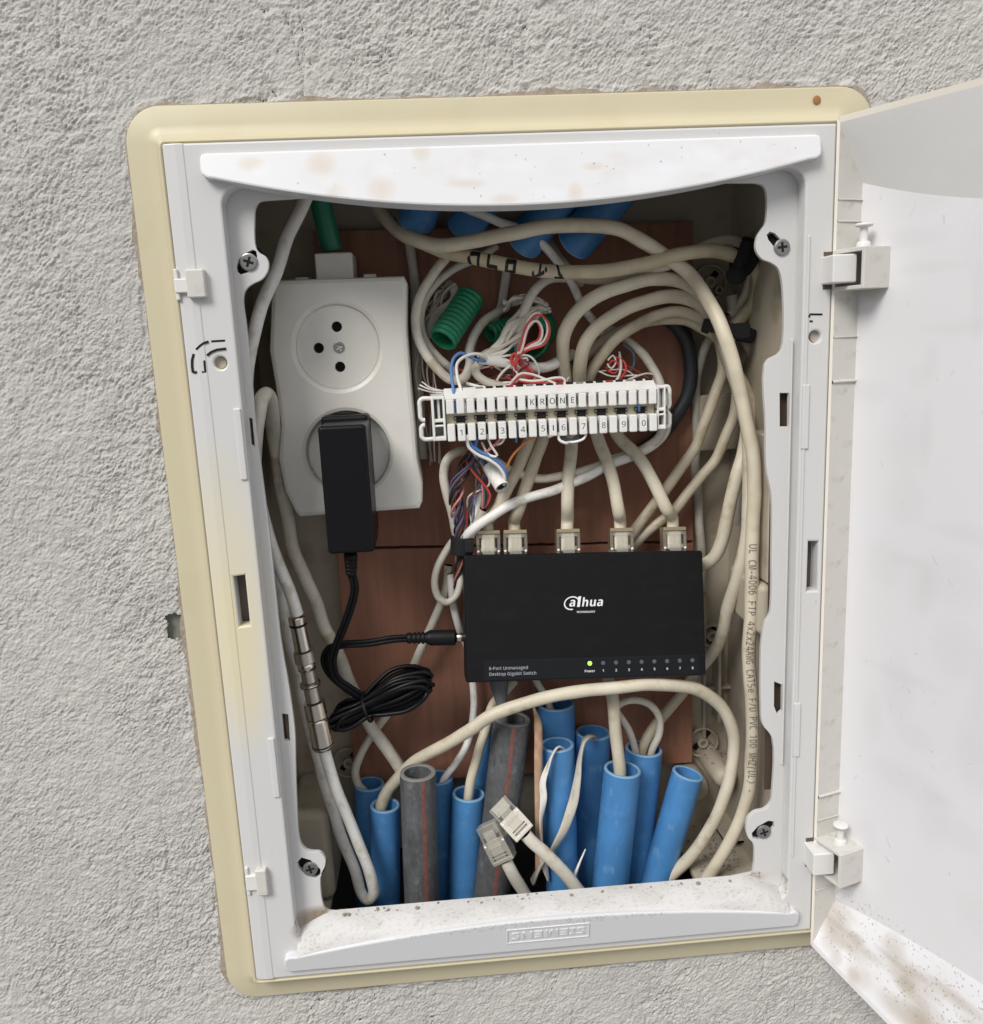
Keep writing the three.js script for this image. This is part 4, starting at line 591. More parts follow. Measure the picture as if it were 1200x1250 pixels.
// ---------------------------------------------------------------- terminal block
{
  const t = new Thing('terminal_block', 'white ten-pair terminal block numbered along its lower teeth', 'terminal block');
  const A = [-24.3,67.8,-30], B = [63.3,67.6,-30], pitch = (B[0] - A[0]) / 18, yl = (A[1] + B[1]) / 2, X = (k) => A[0] + k * pitch;
  const yu = [-23.9,79.7,-31][1], x0 = X(-1.5), x1 = X(19.5);
  t.part('body', [box(x0, x1, yl - 2, yu + 5, -62, -40, 0.6), box(x0, x1, yu - 3.5, yu + 6, -42, -35.6, 0.5)], M.kroneWhite);
  t.part('contact_strip', [box(x0 + 0.4, x1 - 0.4, yl + 1, yu - 2.0, -40.5, -36.2, 0.3)], M.kroneBeige);
  t.part('sloping_top', [slab([[-62, yu + 5], [-40, yu + 8.2], [-31.8, yu + 3.6], [-34.5, yu + 2], [-60, yu + 2]].map(([a, b]) => [-a, b]), [], x0, x1, 0.3).applyMatrix4(new THREE.Matrix4().makeBasis(new THREE.Vector3(0, 0, -1), new THREE.Vector3(0, 1, 0), new THREE.Vector3(1, 0, 0)))], M.kroneWhite);
  for (let k = -1; k <= 19; k++) {
    const j = rr(-0.12, 0.12), w = pitch * 0.375;
    t.part('tooth', box(X(k) - w, X(k) + w, yu - 3.4 + j, yu + 3.5, -36, -31, 0.55), M.kroneWhite);
    t.part('tooth', box(X(k) - w, X(k) + w, yl - 4.4 + j, yl + 3.9 + j, -38, -30.3, 0.6), M.kroneWhite);
    if (k % 2 === 0) { const cm = (yl + yu) / 2, cc = t.part('contact', [box(X(k) - 3.2, X(k) + 3.2, cm - 0.9, cm + 1.1, -38, -35.4, 0.3), box(X(k) - 2.2, X(k) + 2.2, cm - 2.0, cm - 1.1, -38, -35.6, 0.2)], M.hole); for (const d of [-2.6, 2.6]) t.part('contact_pin', box(X(k) + d - 0.45, X(k) + d + 0.45, cm - 0.5, cm + 0.7, -36, -35.1, 0.2), M.steel, cc); }
    if (k > 1) t.part('wire_slot', box(X(k) - 1.7, X(k) + 1.7, yu + 6.9, yu + 8.35, -41, -38.6), [M.darkred, M.hole, M.hole, M.hole, plastic(0.25, 0.22, 0.18)][(k * 7) % 5]);
    t.part('slit', [box(X(k) + pitch / 2 - 0.45, X(k) + pitch / 2 + 0.45, yu - 2.2, yu + 2.6, -36.4, -35.5), box(X(k) + pitch / 2 - 0.45, X(k) + pitch / 2 + 0.45, yl - 2.6, yl + 3, -37.4, -36.0)], M.hole);
  }
  const marks = ['1', '2', '3', '4', '5', '6', '7', '8', '9', '0', 'I', 'K', 'R', 'O', 'N', 'E'];
  const atlas = canvas(1024, 128, (x) => { x.fillStyle = '#e6e5e2'; x.fillRect(0, 0, 1024, 128); x.fillStyle = '#26262a'; x.font = '92px sans-serif'; x.textAlign = 'center'; x.textBaseline = 'middle'; marks.forEach((m, i) => { if (m === 'I') x.fillRect(i * 64 + 26, 34, 12, 62); else x.fillText(m, i * 64 + 32, 66); }); });
  const am = std({ map: atlas, roughness: 0.4 });
  const put = (i, k, y, z) => { const g = new THREE.PlaneGeometry(2.9, 5.4).translate(X(k), y, z), uv = g.attributes.uv; for (let q = 0; q < 4; q++) uv.setXY(q, (i + uv.getX(q)) / 16, uv.getY(q)); t.part('printed_mark', g, am, null, true); };
  for (let n = 0; n < 10; n++) put(n, 2 * n, yl - 0.3, -30.24);
  put(10, 9, yl - 0.3, -30.24); for (let i = 0; i < 5; i++) put(11 + i, 7 + i, yu + 0.4, -30.94);
  for (const s of [-1, 1]) { // end blocks with clip loops
    const e = s < 0 ? x0 : x1, f = (d) => e + s * d * (s < 0 ? 0.92 : 0.58), bx2 = (d0, d1, y0, y1, z0, z1, r = 0.5) => box(Math.min(f(d0), f(d1)), Math.max(f(d0), f(d1)), y0, y1, z0, z1, r), m = (yl + yu) / 2;
    t.part('end_block', [bx2(0, 1.2, yl - 4, yu + 5, -60, -32), bx2(5.6, 7.0, yl - 4, yu + 5, -60, -32), bx2(0, 7, yl - 4, yl - 2, -58, -32.4), bx2(0, 7, m - 1.2, m + 0.4, -58, -32.4), bx2(0, 7, yl + 2.6, yl + 3.6, -58, -32.4), bx2(0, 7, yu + 3.6, yu + 5.2, -58, -32.4), bx2(0.8, 6, yl - 3.6, yu + 4.4, -60, -44, 0.3), bx2(2.6, 4.0, m, yu + 4, -50, -35)], M.kroneWhite);
    const loop = (ya, yb, lead) => cord([[f(6.6), ya, -38], [f(11.4), ya, -38], [f(12.8), ya + Math.sign(yb - ya) * 1.2, -38], [f(12.9), (ya + yb) / 2, -38], [f(12.8), yb - Math.sign(yb - ya) * 1.2, -38], [f(11.6), yb, -38], [f(lead), yb, -38]], 1.05, { m: 8, n: 50 });
    t.part('clip_loop', [loop(yu + 4, m - 0.2, 10.6)], M.kroneWhite); t.part('clip_loop', [loop(yl - 3.4, m - 2.6, 10.8)], M.kroneWhite);
  }
  t.done();
}

// ---------------------------------------------------------------- cables
const cable = (label, pts, r, mat, o = {}) => single(o.name || 'cable', cord(pts, r, o), mat, label, o.cat || 'cable', o.group || (o.cat ? undefined : 'cables in the cabinet'), true);
// printed jackets: one picture along the whole jacket
const jacketPrint = (c, L, r, draw) => std({ roughness: 0.48, map: canvas(2048, 64, (x, W, H) => { x.fillStyle = c; x.fillRect(0, 0, W, H); for (let i = 0; i < 260; i++) soft(x, rr(0, W), rr(0, H), rr(6, 40), rr(4, 18), '120,104,74', 0.08); draw(x, W / L, H, W); }) });
{
  const pts = [[-58,177.3,-74],[-52.2,167.5,-66],[-43.7,159.8,-56],[-30.2,155.3,-50],[-14.7,156.1,-46],[2.7,158.6,-44],[20,160,-42],[37.5,160.1,-42],[55,158,-42],[66.8,152.3,-42],[79.7,145.1,-46],[90.4,137.6,-48],[95.5,125.5,-36],[99.4,111.4,-26],[103.2,95.4,-22],[108.6,76.1,-21],[112.5,56.6,-20],[114.4,32.8,-20],[114.4,8.5,-20],[113.9,-14.1,-21],[113.4,-38.2,-22],[114,-55.9,-23],[116.5,-79.6,-24],[118,-103.3,-26],[117.7,-119.6,-28],[114.8,-141.8,-30],[106.8,-164.1,-32],[99.2,-181.4,-36],[92.7,-196.7,-40]];
  const L = curveOf(pts).getLength();
  cable('thick printed cable running the whole height in front of the right bundle', pts, 3.37, jacketPrint('#d3c9b3', L, 3.3, (x, k, H, W) => {
    x.fillStyle = 'rgba(48,46,44,0.85)'; x.font = '17px monospace'; const s = W * 0.60; x.fillText('UL CM-4006 FTP 4x2x24AWG CAT5e F/U PVC 100 MHZ(UL) -', s, 40); x.fillText('FLA TYPE CM 1993', s + 760, 42);
  }), { unit: true, n: 220 });
}
{
  const pts = [[-62.3,183.8,-80],[-56.3,172.6,-74],[-47.7,162.7,-66],[-36,156.6,-60],[-22.4,152.1,-55],[-5.1,146.9,-51],[10.4,143.1,-49],[26.1,140.9,-48],[45.7,140.3,-46],[68.9,142.6,-43],[88.9,146,-43],[103.9,146.8,-46],[116.8,144.1,-50],[127,138,-56],[130.3,130.2,-60],[129,121.5,-64],[123.8,115.2,-66],[118.7,108.9,-66],[116.1,99,-62],[118.5,89,-60],[124.3,78.7,-60],[128.4,68.5,-58],[130,55.9,-56],[129.6,39.3,-52]];
  const L = curveOf(pts).getLength();
  cable('thick beige cable with black handwriting sagging across the top', pts, 3.34, jacketPrint('#c6ba9e', L, 3.3, (x, k, H, W) => { // marker strokes
    x.strokeStyle = '#121212'; x.lineCap = 'round'; x.lineJoin = 'round'; const o = W * 0.205, y = 33;
    const st = (lw, ...p) => { x.lineWidth = lw * 1.35; p = p.map((q) => [q[0] * 1.05, q[1] * 1.35]); x.beginPath(); p.forEach((q, i) => i ? x.lineTo(o + q[0], y + q[1]) : x.moveTo(o + q[0], y + q[1])); x.stroke(); };
    st(6, [0, 2], [8, 12]); st(6, [4, -4], [24, -6], [28, 10]); st(6, [52, -10], [56, 6], [80, 6], [80, 12]); st(5, [84, 14], [84, 16]); st(7, [108, -4], [130, -6], [132, 8], [110, 10], [108, -4]);
    st(5, [186, 4], [190, 10], [216, 2]); st(5, [206, -8], [204, 6]); st(5, [222, -2], [223, -1]); st(5, [254, -10], [262, 2], [270, 6]); st(5, [252, 8], [274, 9]);
  }), { unit: true, n: 190 });
}
// strands of the right-hand coil and bundle
cable('beige cable behind the marked one, rising to the tie at the right', [[25.5,158.6,-74],[31,147.5,-68],[38.4,139.7,-64],[50,137.2,-58],[63.5,138.3,-54],[80.2,141,-52],[91.9,146.1,-53],[101.6,150.6,-55],[111.4,152.6,-56],[118.8,151.3,-57],[124.1,147.1,-60],[128.3,141,-64],[128.6,132.8,-68],[125.2,123.6,-70],[118.8,116.8,-70]], 2.42, JK.beige);
cable('outermost beige coil loop arching over the terminal block', [[33.2,72.1,-74],[32.1,87.3,-70],[30,102.1,-62],[30.1,111,-56],[34.4,119.5,-53],[40.8,125.5,-52],[50.5,130.5,-51],[62.7,133.5,-51],[75.2,135,-52],[87.6,134.3,-55],[96.8,130.2,-58],[104,122.5,-62],[110.3,111.7,-64],[112.6,98.4,-58],[117,81.9,-52],[120.1,61.6,-46],[120.3,37.1,-42],[118.6,12.2,-40],[115.8,-9.7,-42],[113.3,-27.7,-48],[112.1,-46.8,-54],[109.7,-60.5,-60],[102.9,-74.2,-66]], 3.41, JK.beige, { n: 200 });
cable('second beige coil loop bending down behind the terminal block', [[40.2,71.7,-74],[39.4,86.9,-70],[39.1,97.6,-62],[41.1,106.5,-58],[46.5,113.5,-57],[54.8,119.1,-57],[64.8,123.5,-57],[76.5,126.2,-57],[88.7,126.6,-59],[97.7,123.9,-61],[105.9,117.6,-64],[111.1,109.2,-64],[115.3,94.1,-62],[121,76.4,-58],[123.5,60.5,-55],[120.9,47.5,-52],[116.4,35.2,-50],[112.7,16.9,-50],[110.1,1.3,-52],[106.2,-9.2,-56],[99.2,-15.7,-62]], 3.47, JK.beige, { n: 190 });
cable('third beige coil loop nearest the terminal block', [[44.4,71.2,-78],[44.8,84.4,-74],[47.3,93.8,-68],[52.7,101.9,-64],[59.5,109,-62],[67.6,113.9,-62],[77.8,118.3,-62],[88.7,119.9,-62],[98.7,117.9,-64],[107,112.7,-66],[111.4,106.7,-66],[113.6,96.6,-66],[113.3,85.7,-66],[109.9,74.4,-66],[105.1,62.2,-66],[99.9,50.8,-66],[91.1,38.6,-66],[83.1,26.3,-68],[70.1,8.7,-70],[54.4,-13.7,-72]], 2.91, JK.tan, { n: 170 });
cable('thin grey beige strand under the coil loops', [[33.6,84.6,-80],[39.7,95.1,-78],[48.3,103.3,-74],[59.2,110.3,-70],[70.8,113.9,-68],[83.3,115.8,-67],[94.5,115.3,-67],[103.4,111.6,-68],[110.3,107.6,-68],[115.6,100.7,-68],[120.1,89.5,-68],[122.4,76.6,-68],[121.7,65.5,-68],[117.8,55.3,-68],[111.7,41.6,-68],[104.9,33.4,-69],[98.5,25.1,-70],[88.1,14.4,-70],[75.1,4.4,-72],[61.7,-10,-74]], 2.85, JK.tan, { n: 160 });
cable('beige strand at the outer right of the bundle, under the lower tie', [[120.7,126.4,-72],[121.8,116.7,-70],[124.6,109.5,-68],[129.2,100.1,-66],[132.5,91.1,-64],[133.7,80.6,-62],[133.5,67.9,-62],[129.7,55.3,-62],[124.6,42.5,-62],[123.4,24.7,-64],[125.2,6.2,-66]], 2.98, JK.grey);
cable('dark beige cable hanging at the back between plywood and bundle', [[113.7,108.8,-78],[108.4,101,-78],[106.4,92.4,-80],[105.3,78.9,-82],[105.2,58.8,-83],[105.7,36.2,-83],[107.1,13.1,-83],[108.3,-10.2,-82],[108.4,-34.2,-82]], 2.46, JK.grey);
cable('thick black cable curving behind the right end of the terminal block', [[84.6,118.9,-78],[92.5,114,-78],[98.7,106.5,-78],[101.3,94.4,-78],[100.9,83.2,-78],[97.8,72,-78],[91.9,62.7,-78],[83.4,53.1,-80],[71.4,44.5,-83]], 3.70, M.rubber);
// cables at the top and left of the coil
cable('white cable looping left of the green corrugated conduit', [[-8.7,169.1,-72],[-17.4,160.5,-70],[-26.2,151,-66],[-33.6,142.4,-62],[-39.8,133,-59],[-42.8,123.7,-57],[-42.6,114.2,-56],[-39.5,105.4,-56],[-33.9,97.1,-56],[-26.8,91.5,-57],[-20.6,92,-58],[-16.9,97.8,-60],[-16.4,105,-64],[-13.7,113.1,-68],[-8.5,119.5,-72],[-2.6,123,-76],[3,125.8,-80]], 2.41, JK.light, { n: 140 });
cable('paler cable following inside the white loop', [[-0.1,156.8,-78],[-11.5,149.8,-76],[-23.5,144.5,-74],[-33.1,137.4,-70],[-38.9,128.7,-68],[-40.7,119.1,-66],[-38,109.3,-64],[-33.1,102.5,-64],[-27.1,96.5,-66],[-22.3,89.5,-70],[-12.6,83.8,-74],[-1.7,80.4,-78]], 2.06, JK.light);
cable('white cable crossing steeply from the top grip towards the coil', [[-20.5,175.7,-62],[-12.3,170.4,-56],[-2.1,166.3,-53],[8.7,162.5,-56],[16.3,158.1,-60],[22.1,154.3,-62],[28.7,147.2,-64],[34.6,138.4,-66],[39.6,130.4,-70],[44.8,123,-74],[51.4,113.7,-78],[58.2,103.2,-80]], 2.21, JK.white);
cable('flat grey cable going straight down beside the socket', [[-44.4,162.7,-80],[-43.5,151.4,-80],[-42.9,140.4,-80],[-43.5,124.1,-80],[-44.2,105.3,-80],[-44,88.4,-80],[-43.8,71.2,-80],[-44.2,49.4,-80]], 2.52, JK.grey);
cable('cable arching down to the knotted red and white wires', [[42.6,136.6,-74],[33.2,139.4,-68],[24.3,138.7,-64],[17.3,134,-62],[11.4,126.3,-60],[8.2,116,-60],[8,105.2,-62],[9.5,94.8,-64],[12.9,84.1,-68],[14.7,73.2,-72]], 2.45, JK.light);
cable('pale ribbon-like cable hanging above the small green stub', [[5.5,150.2,-78],[3.4,140.5,-78],[1.8,133.2,-78],[0.7,126.2,-78],[-2.6,120.2,-78],[-5.5,114.5,-76]], 2.32, JK.grey, { flat: 0.5 });
cable('short cable slanting behind the marked cable at the top', [[-3.7,173.4,-76],[-8.9,168.1,-76],[-15,160.6,-78],[-21.1,153.8,-80]], 1.86, JK.grey);
cable('stripped white cable end lying level above the terminal block', [[-13.4,101.4,-54],[-6.9,100.3,-55],[0.6,98.7,-57],[10.7,96.1,-60],[20.5,95.2,-62],[29.2,97.2,-66],[37.1,100.9,-72]], 2.67, JK.white);
cable('hairpin cable end pointing at the terminal block', [[-9.8,99.9,-60],[-14.2,97.7,-58],[-14.8,94.6,-57],[-11.7,91.2,-57],[-4.7,87.5,-58],[5.5,84.8,-62],[16.6,81.8,-68]], 2.26, JK.light);
cable('short tan cable end lying behind the block at the left', [[-23.5,88.2,-64],[-17.3,86.2,-64],[-11,83.3,-66],[-4,79.2,-72]], 2.09, JK.tan);
cable('white cable bending down to the right end of the terminal block', [[54.4,113.6,-82],[61,111.1,-78],[66.9,105.8,-74],[73.3,99.2,-70],[77.3,91.6,-66],[80.1,84.9,-62],[82.1,74.9,-60],[82,65.6,-60],[79.9,57,-62],[72.6,51.2,-64],[60.3,46.6,-64],[43.3,41.4,-62],[30,39,-60],[16.3,38,-60],[6.1,41.2,-60],[-1.4,45,-60],[-8.8,50.1,-60],[-19.2,54.7,-58],[-26.7,55.2,-57],[-31.9,51.5,-56],[-33.6,44.4,-56],[-32.5,33.3,-56],[-30.5,22.8,-57],[-29.3,13.8,-58],[-28,6.7,-58]], 2.34, JK.light, { n: 200 });
cable('white cable sweeping from the block end to the black strap', [[85.5,67.7,-68],[83.6,58.1,-66],[76.9,51.4,-64],[65.1,46.6,-62],[52.9,43.3,-60],[39.9,37.9,-58],[26.7,34.2,-56],[10.9,30.9,-53],[-2.1,27,-51],[-12.8,21.2,-51],[-21,14.4,-53],[-25.8,8.8,-56]], 2.51, JK.white, { n: 110 });
// the loop at the strap and its tails
cable('pale cable looping below the black strap', [[-30.8,8.7,-58],[-34.5,3.7,-58],[-38.8,-3.7,-57],[-41,-13.3,-57],[-39.3,-20.6,-57],[-35.2,-23.5,-57],[-30.7,-21,-58],[-28.2,-15.5,-60],[-27.7,-8,-62],[-28.2,1,-60]], 1.93, JK.light, { n: 70 });
cable('thin cable from the strap loop to the far left conduit', [[-33.6,-6.4,-66],[-35.5,-17.6,-66],[-38.6,-26.5,-66],[-44.2,-38.6,-66],[-50.8,-52.8,-68],[-58.6,-69.4,-72],[-71,-88.3,-70],[-79.9,-99.8,-70],[-88.6,-113.3,-70],[-92.1,-123,-70],[-91.5,-131.6,-72],[-87.6,-139.6,-74],[-87.4,-155,-74]], 2.22, JK.light, { n: 110 });
cable('cable from the strap loop down behind the switch to the hidden conduit', [[-33.4,-10.4,-64],[-32.5,-26.3,-64],[-30.1,-39.6,-66],[-25.3,-59,-76],[-23.6,-77.7,-74],[-23.8,-89,-72],[-25.7,-97.8,-70],[-30.7,-111.2,-66],[-36.1,-119.6,-66],[-43.1,-130,-68],[-46.1,-143.5,-70]], 2.06, JK.white, { n: 90 });
cable('beige cable dropping into the conduit between the grey ones', [[-0.7,-76.2,-72],[-7.1,-82.1,-70],[-13.1,-87.2,-66],[-18,-99.5,-62],[-24.5,-115.4,-58],[-29.3,-131.1,-57],[-31.6,-150.4,-58]], 2.71, JK.beige);
cable('long front cable arching from the bright blue conduit to the lower right', [[-81,-150.3,-57],[-78.4,-138.8,-58],[-74.4,-130.9,-60],[-66.7,-122.8,-61],[-59.9,-115.5,-60],[-50.9,-107.3,-54],[-39.1,-96.7,-44],[-26,-85.6,-36],[-14.5,-77.9,-32],[0.3,-72.8,-31],[18.1,-69.2,-31],[44.8,-66.8,-31],[67.2,-67.1,-32],[81,-69.4,-34],[93.8,-75.3,-36],[104.6,-85.3,-38],[111.3,-97,-39],[113.6,-108,-40],[111.9,-123.2,-40],[107.6,-139.7,-40],[101.1,-159,-42],[92.6,-174,-44],[83.1,-187,-48],[72.8,-199.6,-52]], 3.34, JK.beige, { n: 180 });
cable('cable going down into the frontmost blue conduit', [[47.5,-67.9,-52],[48.7,-78.5,-46],[49.3,-92.6,-44],[50.6,-108.3,-45],[51.9,-123.7,-46],[51.2,-140.7,-46]], 3.27, JK.beige);
cable('thin looped cable end in the blue conduit right of the front one', [[53.2,-97.5,-56],[52.8,-90.7,-56],[55.6,-87.1,-56],[62.9,-85.8,-56],[71.5,-88.8,-56],[77,-96.9,-58],[77.9,-108.7,-60],[75.2,-120.8,-64],[73.7,-136.3,-66]], 2.03, JK.light);
cable('thin straight cable end beside the looped one', [[53.3,-92.6,-58],[55.9,-96.2,-58],[61.3,-106.8,-60],[65.8,-120,-64],[67.5,-135.8,-66]], 1.93, JK.light);
cable('shaded cable slanting from behind the switch into the looped conduit', [[104.4,-80.5,-78],[95.2,-92.5,-76],[85.5,-102.4,-74],[76.8,-110.4,-70],[70.5,-120.4,-68],[68,-136.9,-68]], 3.04, JK.tan);
cable('short cable stub entering the rear blue conduit', [[10.1,-74.2,-70],[13.5,-81.3,-70],[17.3,-88.3,-72],[20.1,-97.3,-74]], 2.05, JK.light);
cable('grey taped cable narrowing into the rear grey conduit', [[-10.1,-60.5,-56],[-10.6,-69,-54],[-10.2,-76.6,-52],[-9.4,-84.1,-50],[-10.9,-99.1,-50]], (q) => 7 - 4.2 * Math.min(1, q * 1.9), std({ color: col(0.13, 0.135, 0.145), roughness: 0.6 }));
// left side
{
  const t = new Thing('coaxial_cable', 'white coaxial cable with nickel connectors down the left side of the cabinet', 'coaxial cable');
  const r = 2.97;
  t.part('upper_jacket', cord([[-86.3,184.8,-46],[-91.1,174.7,-42],[-97.3,161.2,-36],[-103.7,144.8,-30],[-110.9,129.1,-25],[-116.2,113.2,-22],[-119.2,98.5,-21],[-121.1,76.4,-21],[-120.9,49.8,-22],[-117.8,23.9,-24],[-113.9,7.2,-26],[-110.8,-5.8,-28],[-108.9,-16.9,-30]], r), JK.white, null, true);
  t.part('lower_jacket', cord([[-103,-87.5,-34],[-101.3,-97.5,-34],[-98,-113.4,-34],[-92.3,-131,-34],[-86.3,-153.3,-34],[-83.5,-168.5,-34],[-83.8,-176.7,-36],[-87.5,-182.2,-40],[-90.8,-180.7,-44],[-93.6,-168.9,-46],[-99.4,-147.8,-46],[-103.7,-125.3,-46],[-106.9,-107.5,-46],[-110.4,-85.4,-48],[-114.3,-58.6,-50],[-117.9,-38.9,-52],[-120,-21.7,-54],[-121,-2.5,-56]], r, { n: 170 }), JK.white, null, true);
  const a = [-109.4,-17.7,-30], b = [-102.8,-89.7,-34], L = dist(a, b), prof = (p) => alongAxis(lathe(p.map(([q, f]) => [q, f * L]), 30), a, b);
  const hex = (r2, f0, f1) => alongAxis(new THREE.CylinderGeometry(r2, r2, (f1 - f0) * L, 6, 1).translate(0, (f0 + f1) / 2 * L, 0), a, b);
  t.part('crimp_sleeve', prof([[0, 0.0], [3.6, 0.0], [4.2, 0.01], [4.2, 0.05], [3.9, 0.055], [4.0, 0.07], [4.2, 0.24], [3.6, 0.25], [0, 0.25]]), M.nickel);
  t.part('seal_ring', prof([[4.0, 0.052], [4.35, 0.055], [4.35, 0.067], [4.0, 0.07]]), M.black);
  t.part('hex_nut', [hex(5.4, 0.255, 0.335)], M.nickelRough); t.part('collar', prof([[0, 0.335], [4.4, 0.337], [4.4, 0.39], [0, 0.392]]), M.nickel);
  const thread = (f0, f1, r0) => { const p = [[0, f0]]; const n = 9; for (let i = 0; i < n; i++) { p.push([r0, f0 + (f1 - f0) * i / n], [r0 - 0.35, f0 + (f1 - f0) * (i + 0.5) / n]); } p.push([0, f1]); return prof(p); };
  t.part('threaded_barrel', thread(0.395, 0.49, 3.7), M.nickelRough); t.part('flange_ring', prof([[0, 0.49], [5.1, 0.492], [5.1, 0.515], [0, 0.517]]), M.nickel); t.part('threaded_barrel', thread(0.52, 0.64, 3.9), M.nickelRough);
  t.part('hex_nut', [hex(5.6, 0.64, 0.755)], M.nickel); t.part('crimp_sleeve', prof([[0, 0.757], [4.6, 0.76], [5.2, 0.775], [5.4, 0.79], [5.4, 0.965], [5.1, 0.97], [5.4, 0.98], [4.9, 1.0], [0, 1.0]]), M.nickel); t.part('seal_ring', prof([[5.1, 0.962], [5.55, 0.966], [5.55, 0.974], [5.1, 0.978]]), M.black);
  t.done();
}
cable('thick grey white cable hooking out beside the socket and down behind the coiled lead', [[-121.4,53.8,-21],[-119.2,67.1,-20],[-116.6,79.3,-20],[-114.7,87.2,-22],[-113,89.8,-26],[-112.5,86.3,-34],[-114.6,74.5,-46],[-116.6,54.5,-56],[-116.1,35.8,-60],[-114.6,19.5,-62],[-112.2,4.1,-62],[-108.7,-8.5,-62],[-103,-27.2,-62],[-96,-46.9,-62],[-90.4,-67.1,-64],[-82.2,-91.4,-66],[-74.3,-105.6,-66],[-66.7,-121,-66],[-60.6,-138.7,-70]], 3.45, JK.light, { n: 160 });

// ---------------------------------------------------------------- patch cables with modular plugs
function plugParts(t, base, dir, face, o = {}) {     // base = cable end of the plug, dir = towards its contacts, face = its upper side
  const d = V(dir).normalize(), n = V(face); n.addScaledVector(d, -n.dot(d)).normalize(); const x = new THREE.Vector3().crossVectors(d, n), m = new THREE.Matrix4().makeBasis(x, d, n).setPosition(V(base)), L = o.len || 21;
  const put = (g) => g.applyMatrix4(m);
  const b = t.part('plug_body', [put(box(-5.85, -4.7, 1.8, L, -3.6, 3.4, 0.3)), put(box(4.7, 5.85, 1.8, L, -3.6, 3.4, 0.3)), put(box(-4.7, 4.7, 1.8, L, -3.8, -2.7, 0.2)), put(box(-4.7, 4.7, L * 0.72, L, -2.6, 3.2, 0.3)), put(box(-4.7, 4.7, 1.9, 4.0, 2.2, 3.3, 0.2))], M.clear);
  t.part('latch', [put(box(-3.1, 3.1, 2.4, L - 3, 3.7, 4.5, 0.3)), put(box(-4.1, 4.1, 9.0, 11.0, 3.6, 4.9, 0.3))], M.clear, b);
  t.part('shield', [put(box(-6.0, 6.0, 0, 2.0, -4.0, 3.9, 0.3)), put(box(-6.1, -5.9, 0.4, 11, -3.6, 3.2)), put(box(5.9, 6.1, 0.4, 11, -3.6, 3.2))], o.metal ? M.shield : M.gold, b);
  t.part('cable_clamp', [put(box(-3.6, 3.6, 1, 12, -2.6, 2.3, 1.2))], JK.light, b);
  t.part('clip_stud', [put(new THREE.SphereGeometry(0.8, 8, 6).translate(-5.3, 11, 3.6)), put(new THREE.SphereGeometry(0.8, 8, 6).translate(5.3, 11, 3.6))], M.wwhite, b);
  if (o.contacts) { for (let i = 0; i < 8; i++) t.part('contact', put(box(-4.05 + i * 1.02, -3.55 + i * 1.02, L - 6.0, L - 0.6, 3.25, 3.5)), M.nickel, b); for (const y of [1.5, 3.2]) t.part('crimp_slot', put(box(-4.2, 4.2, y + 1.2, y + 1.9, 3.7, 4.02)), M.board, b); t.part('metal_can', [put(box(-6.15, 6.15, 2, L * 0.60, 3.5, 3.95, 0.15)), put(box(-6.15, 6.15, 2, L * 0.6, -4.2, -3.8, 0.15))], M.shield, b); }
  return b;
}
{
  const paths = [
    ['first patch cable from the left, plugged into the switch', 596.5, [[14.2,70.6,-62],[12.1,59.3,-62],[6.3,46.3,-60],[-1.3,35.4,-56],[-6.5,25.4,-54],[-10.8,17.2,-53]]],
    ['second patch cable from the left, close beside the first plug', 629.5, [[21,71.5,-62],[18.5,59,-62],[13.1,45.9,-60],[7.2,32.6,-57],[3.5,22.6,-54],[1.9,16.5,-53]]],
    ['middle patch cable, running straight down from the terminal block', 694.5, [[35.4,69.5,-62],[33.5,56.3,-60],[30.5,42,-57],[28.7,25.4,-54],[28.8,14.8,-53]]],
    ['fourth patch cable, leaning right on its way to the switch', 760, [[43.9,68.2,-62],[46.3,57.7,-60],[50.2,46.4,-57],[53.5,31.3,-54],[56.1,19.7,-53],[56.9,13.1,-53]]],
    ['rightmost patch cable, sweeping right to the last occupied port', 825, [[52.9,66.8,-64],[58.7,56.4,-62],[66.7,47.5,-58],[74.6,33.5,-54],[80.4,19.7,-52],[83.9,11.7,-52]]],
  ];
  const spots = [[-12.7,8.9,-52],[1.3,8.1,-52],[28.9,6.8,-52],[57,5.5,-52],[85.1,4.2,-52]];
  paths.forEach(([label, , pts], i) => {
    const t = new Thing('patch_cable', label, 'patch cable', 'patch cables plugged into the switch'), s = V(spots[i]).sub(SW.c), lx = s.dot(SW.x), base = swPt(lx, SW.h / 2 + 12.6, -11.5), up = swPt(lx, SW.h / 2 + 17, -11.5);
    const path = [...pts.slice(0, -1), up, base];
    t.part('jacket', cord(path, 3.27, { flat: i === 2 || i > 2 ? 0.8 : 1 }), i < 2 ? JK.tan : JK.beige, null, true);
    plugParts(t, base, SW.y.clone().negate().toArray(), SW.z.toArray(), { len: 21 });
    t.done();
  });
}
{
  const t = new Thing('loose_patch_cable', 'loose patch cable with a clear plug leaning up to the left, printed plug face showing', 'patch cable', 'loose patch cables');
  const a = [-2.4,-142.2,-26], b = [-14.5,-129.9,-34];
  t.part('jacket', cord([...[[29.6,-186.4,-30],[21.9,-173.8,-27],[10.4,-158.5,-26],[2.1,-148.3,-26]], a], 3.43, { flat: 0.8 }), JK.light, null, true);
  plugParts(t, a, V(b).sub(V(a)).toArray(), [0.3, 0.1, 1], { contacts: true, metal: true }); t.done();
}
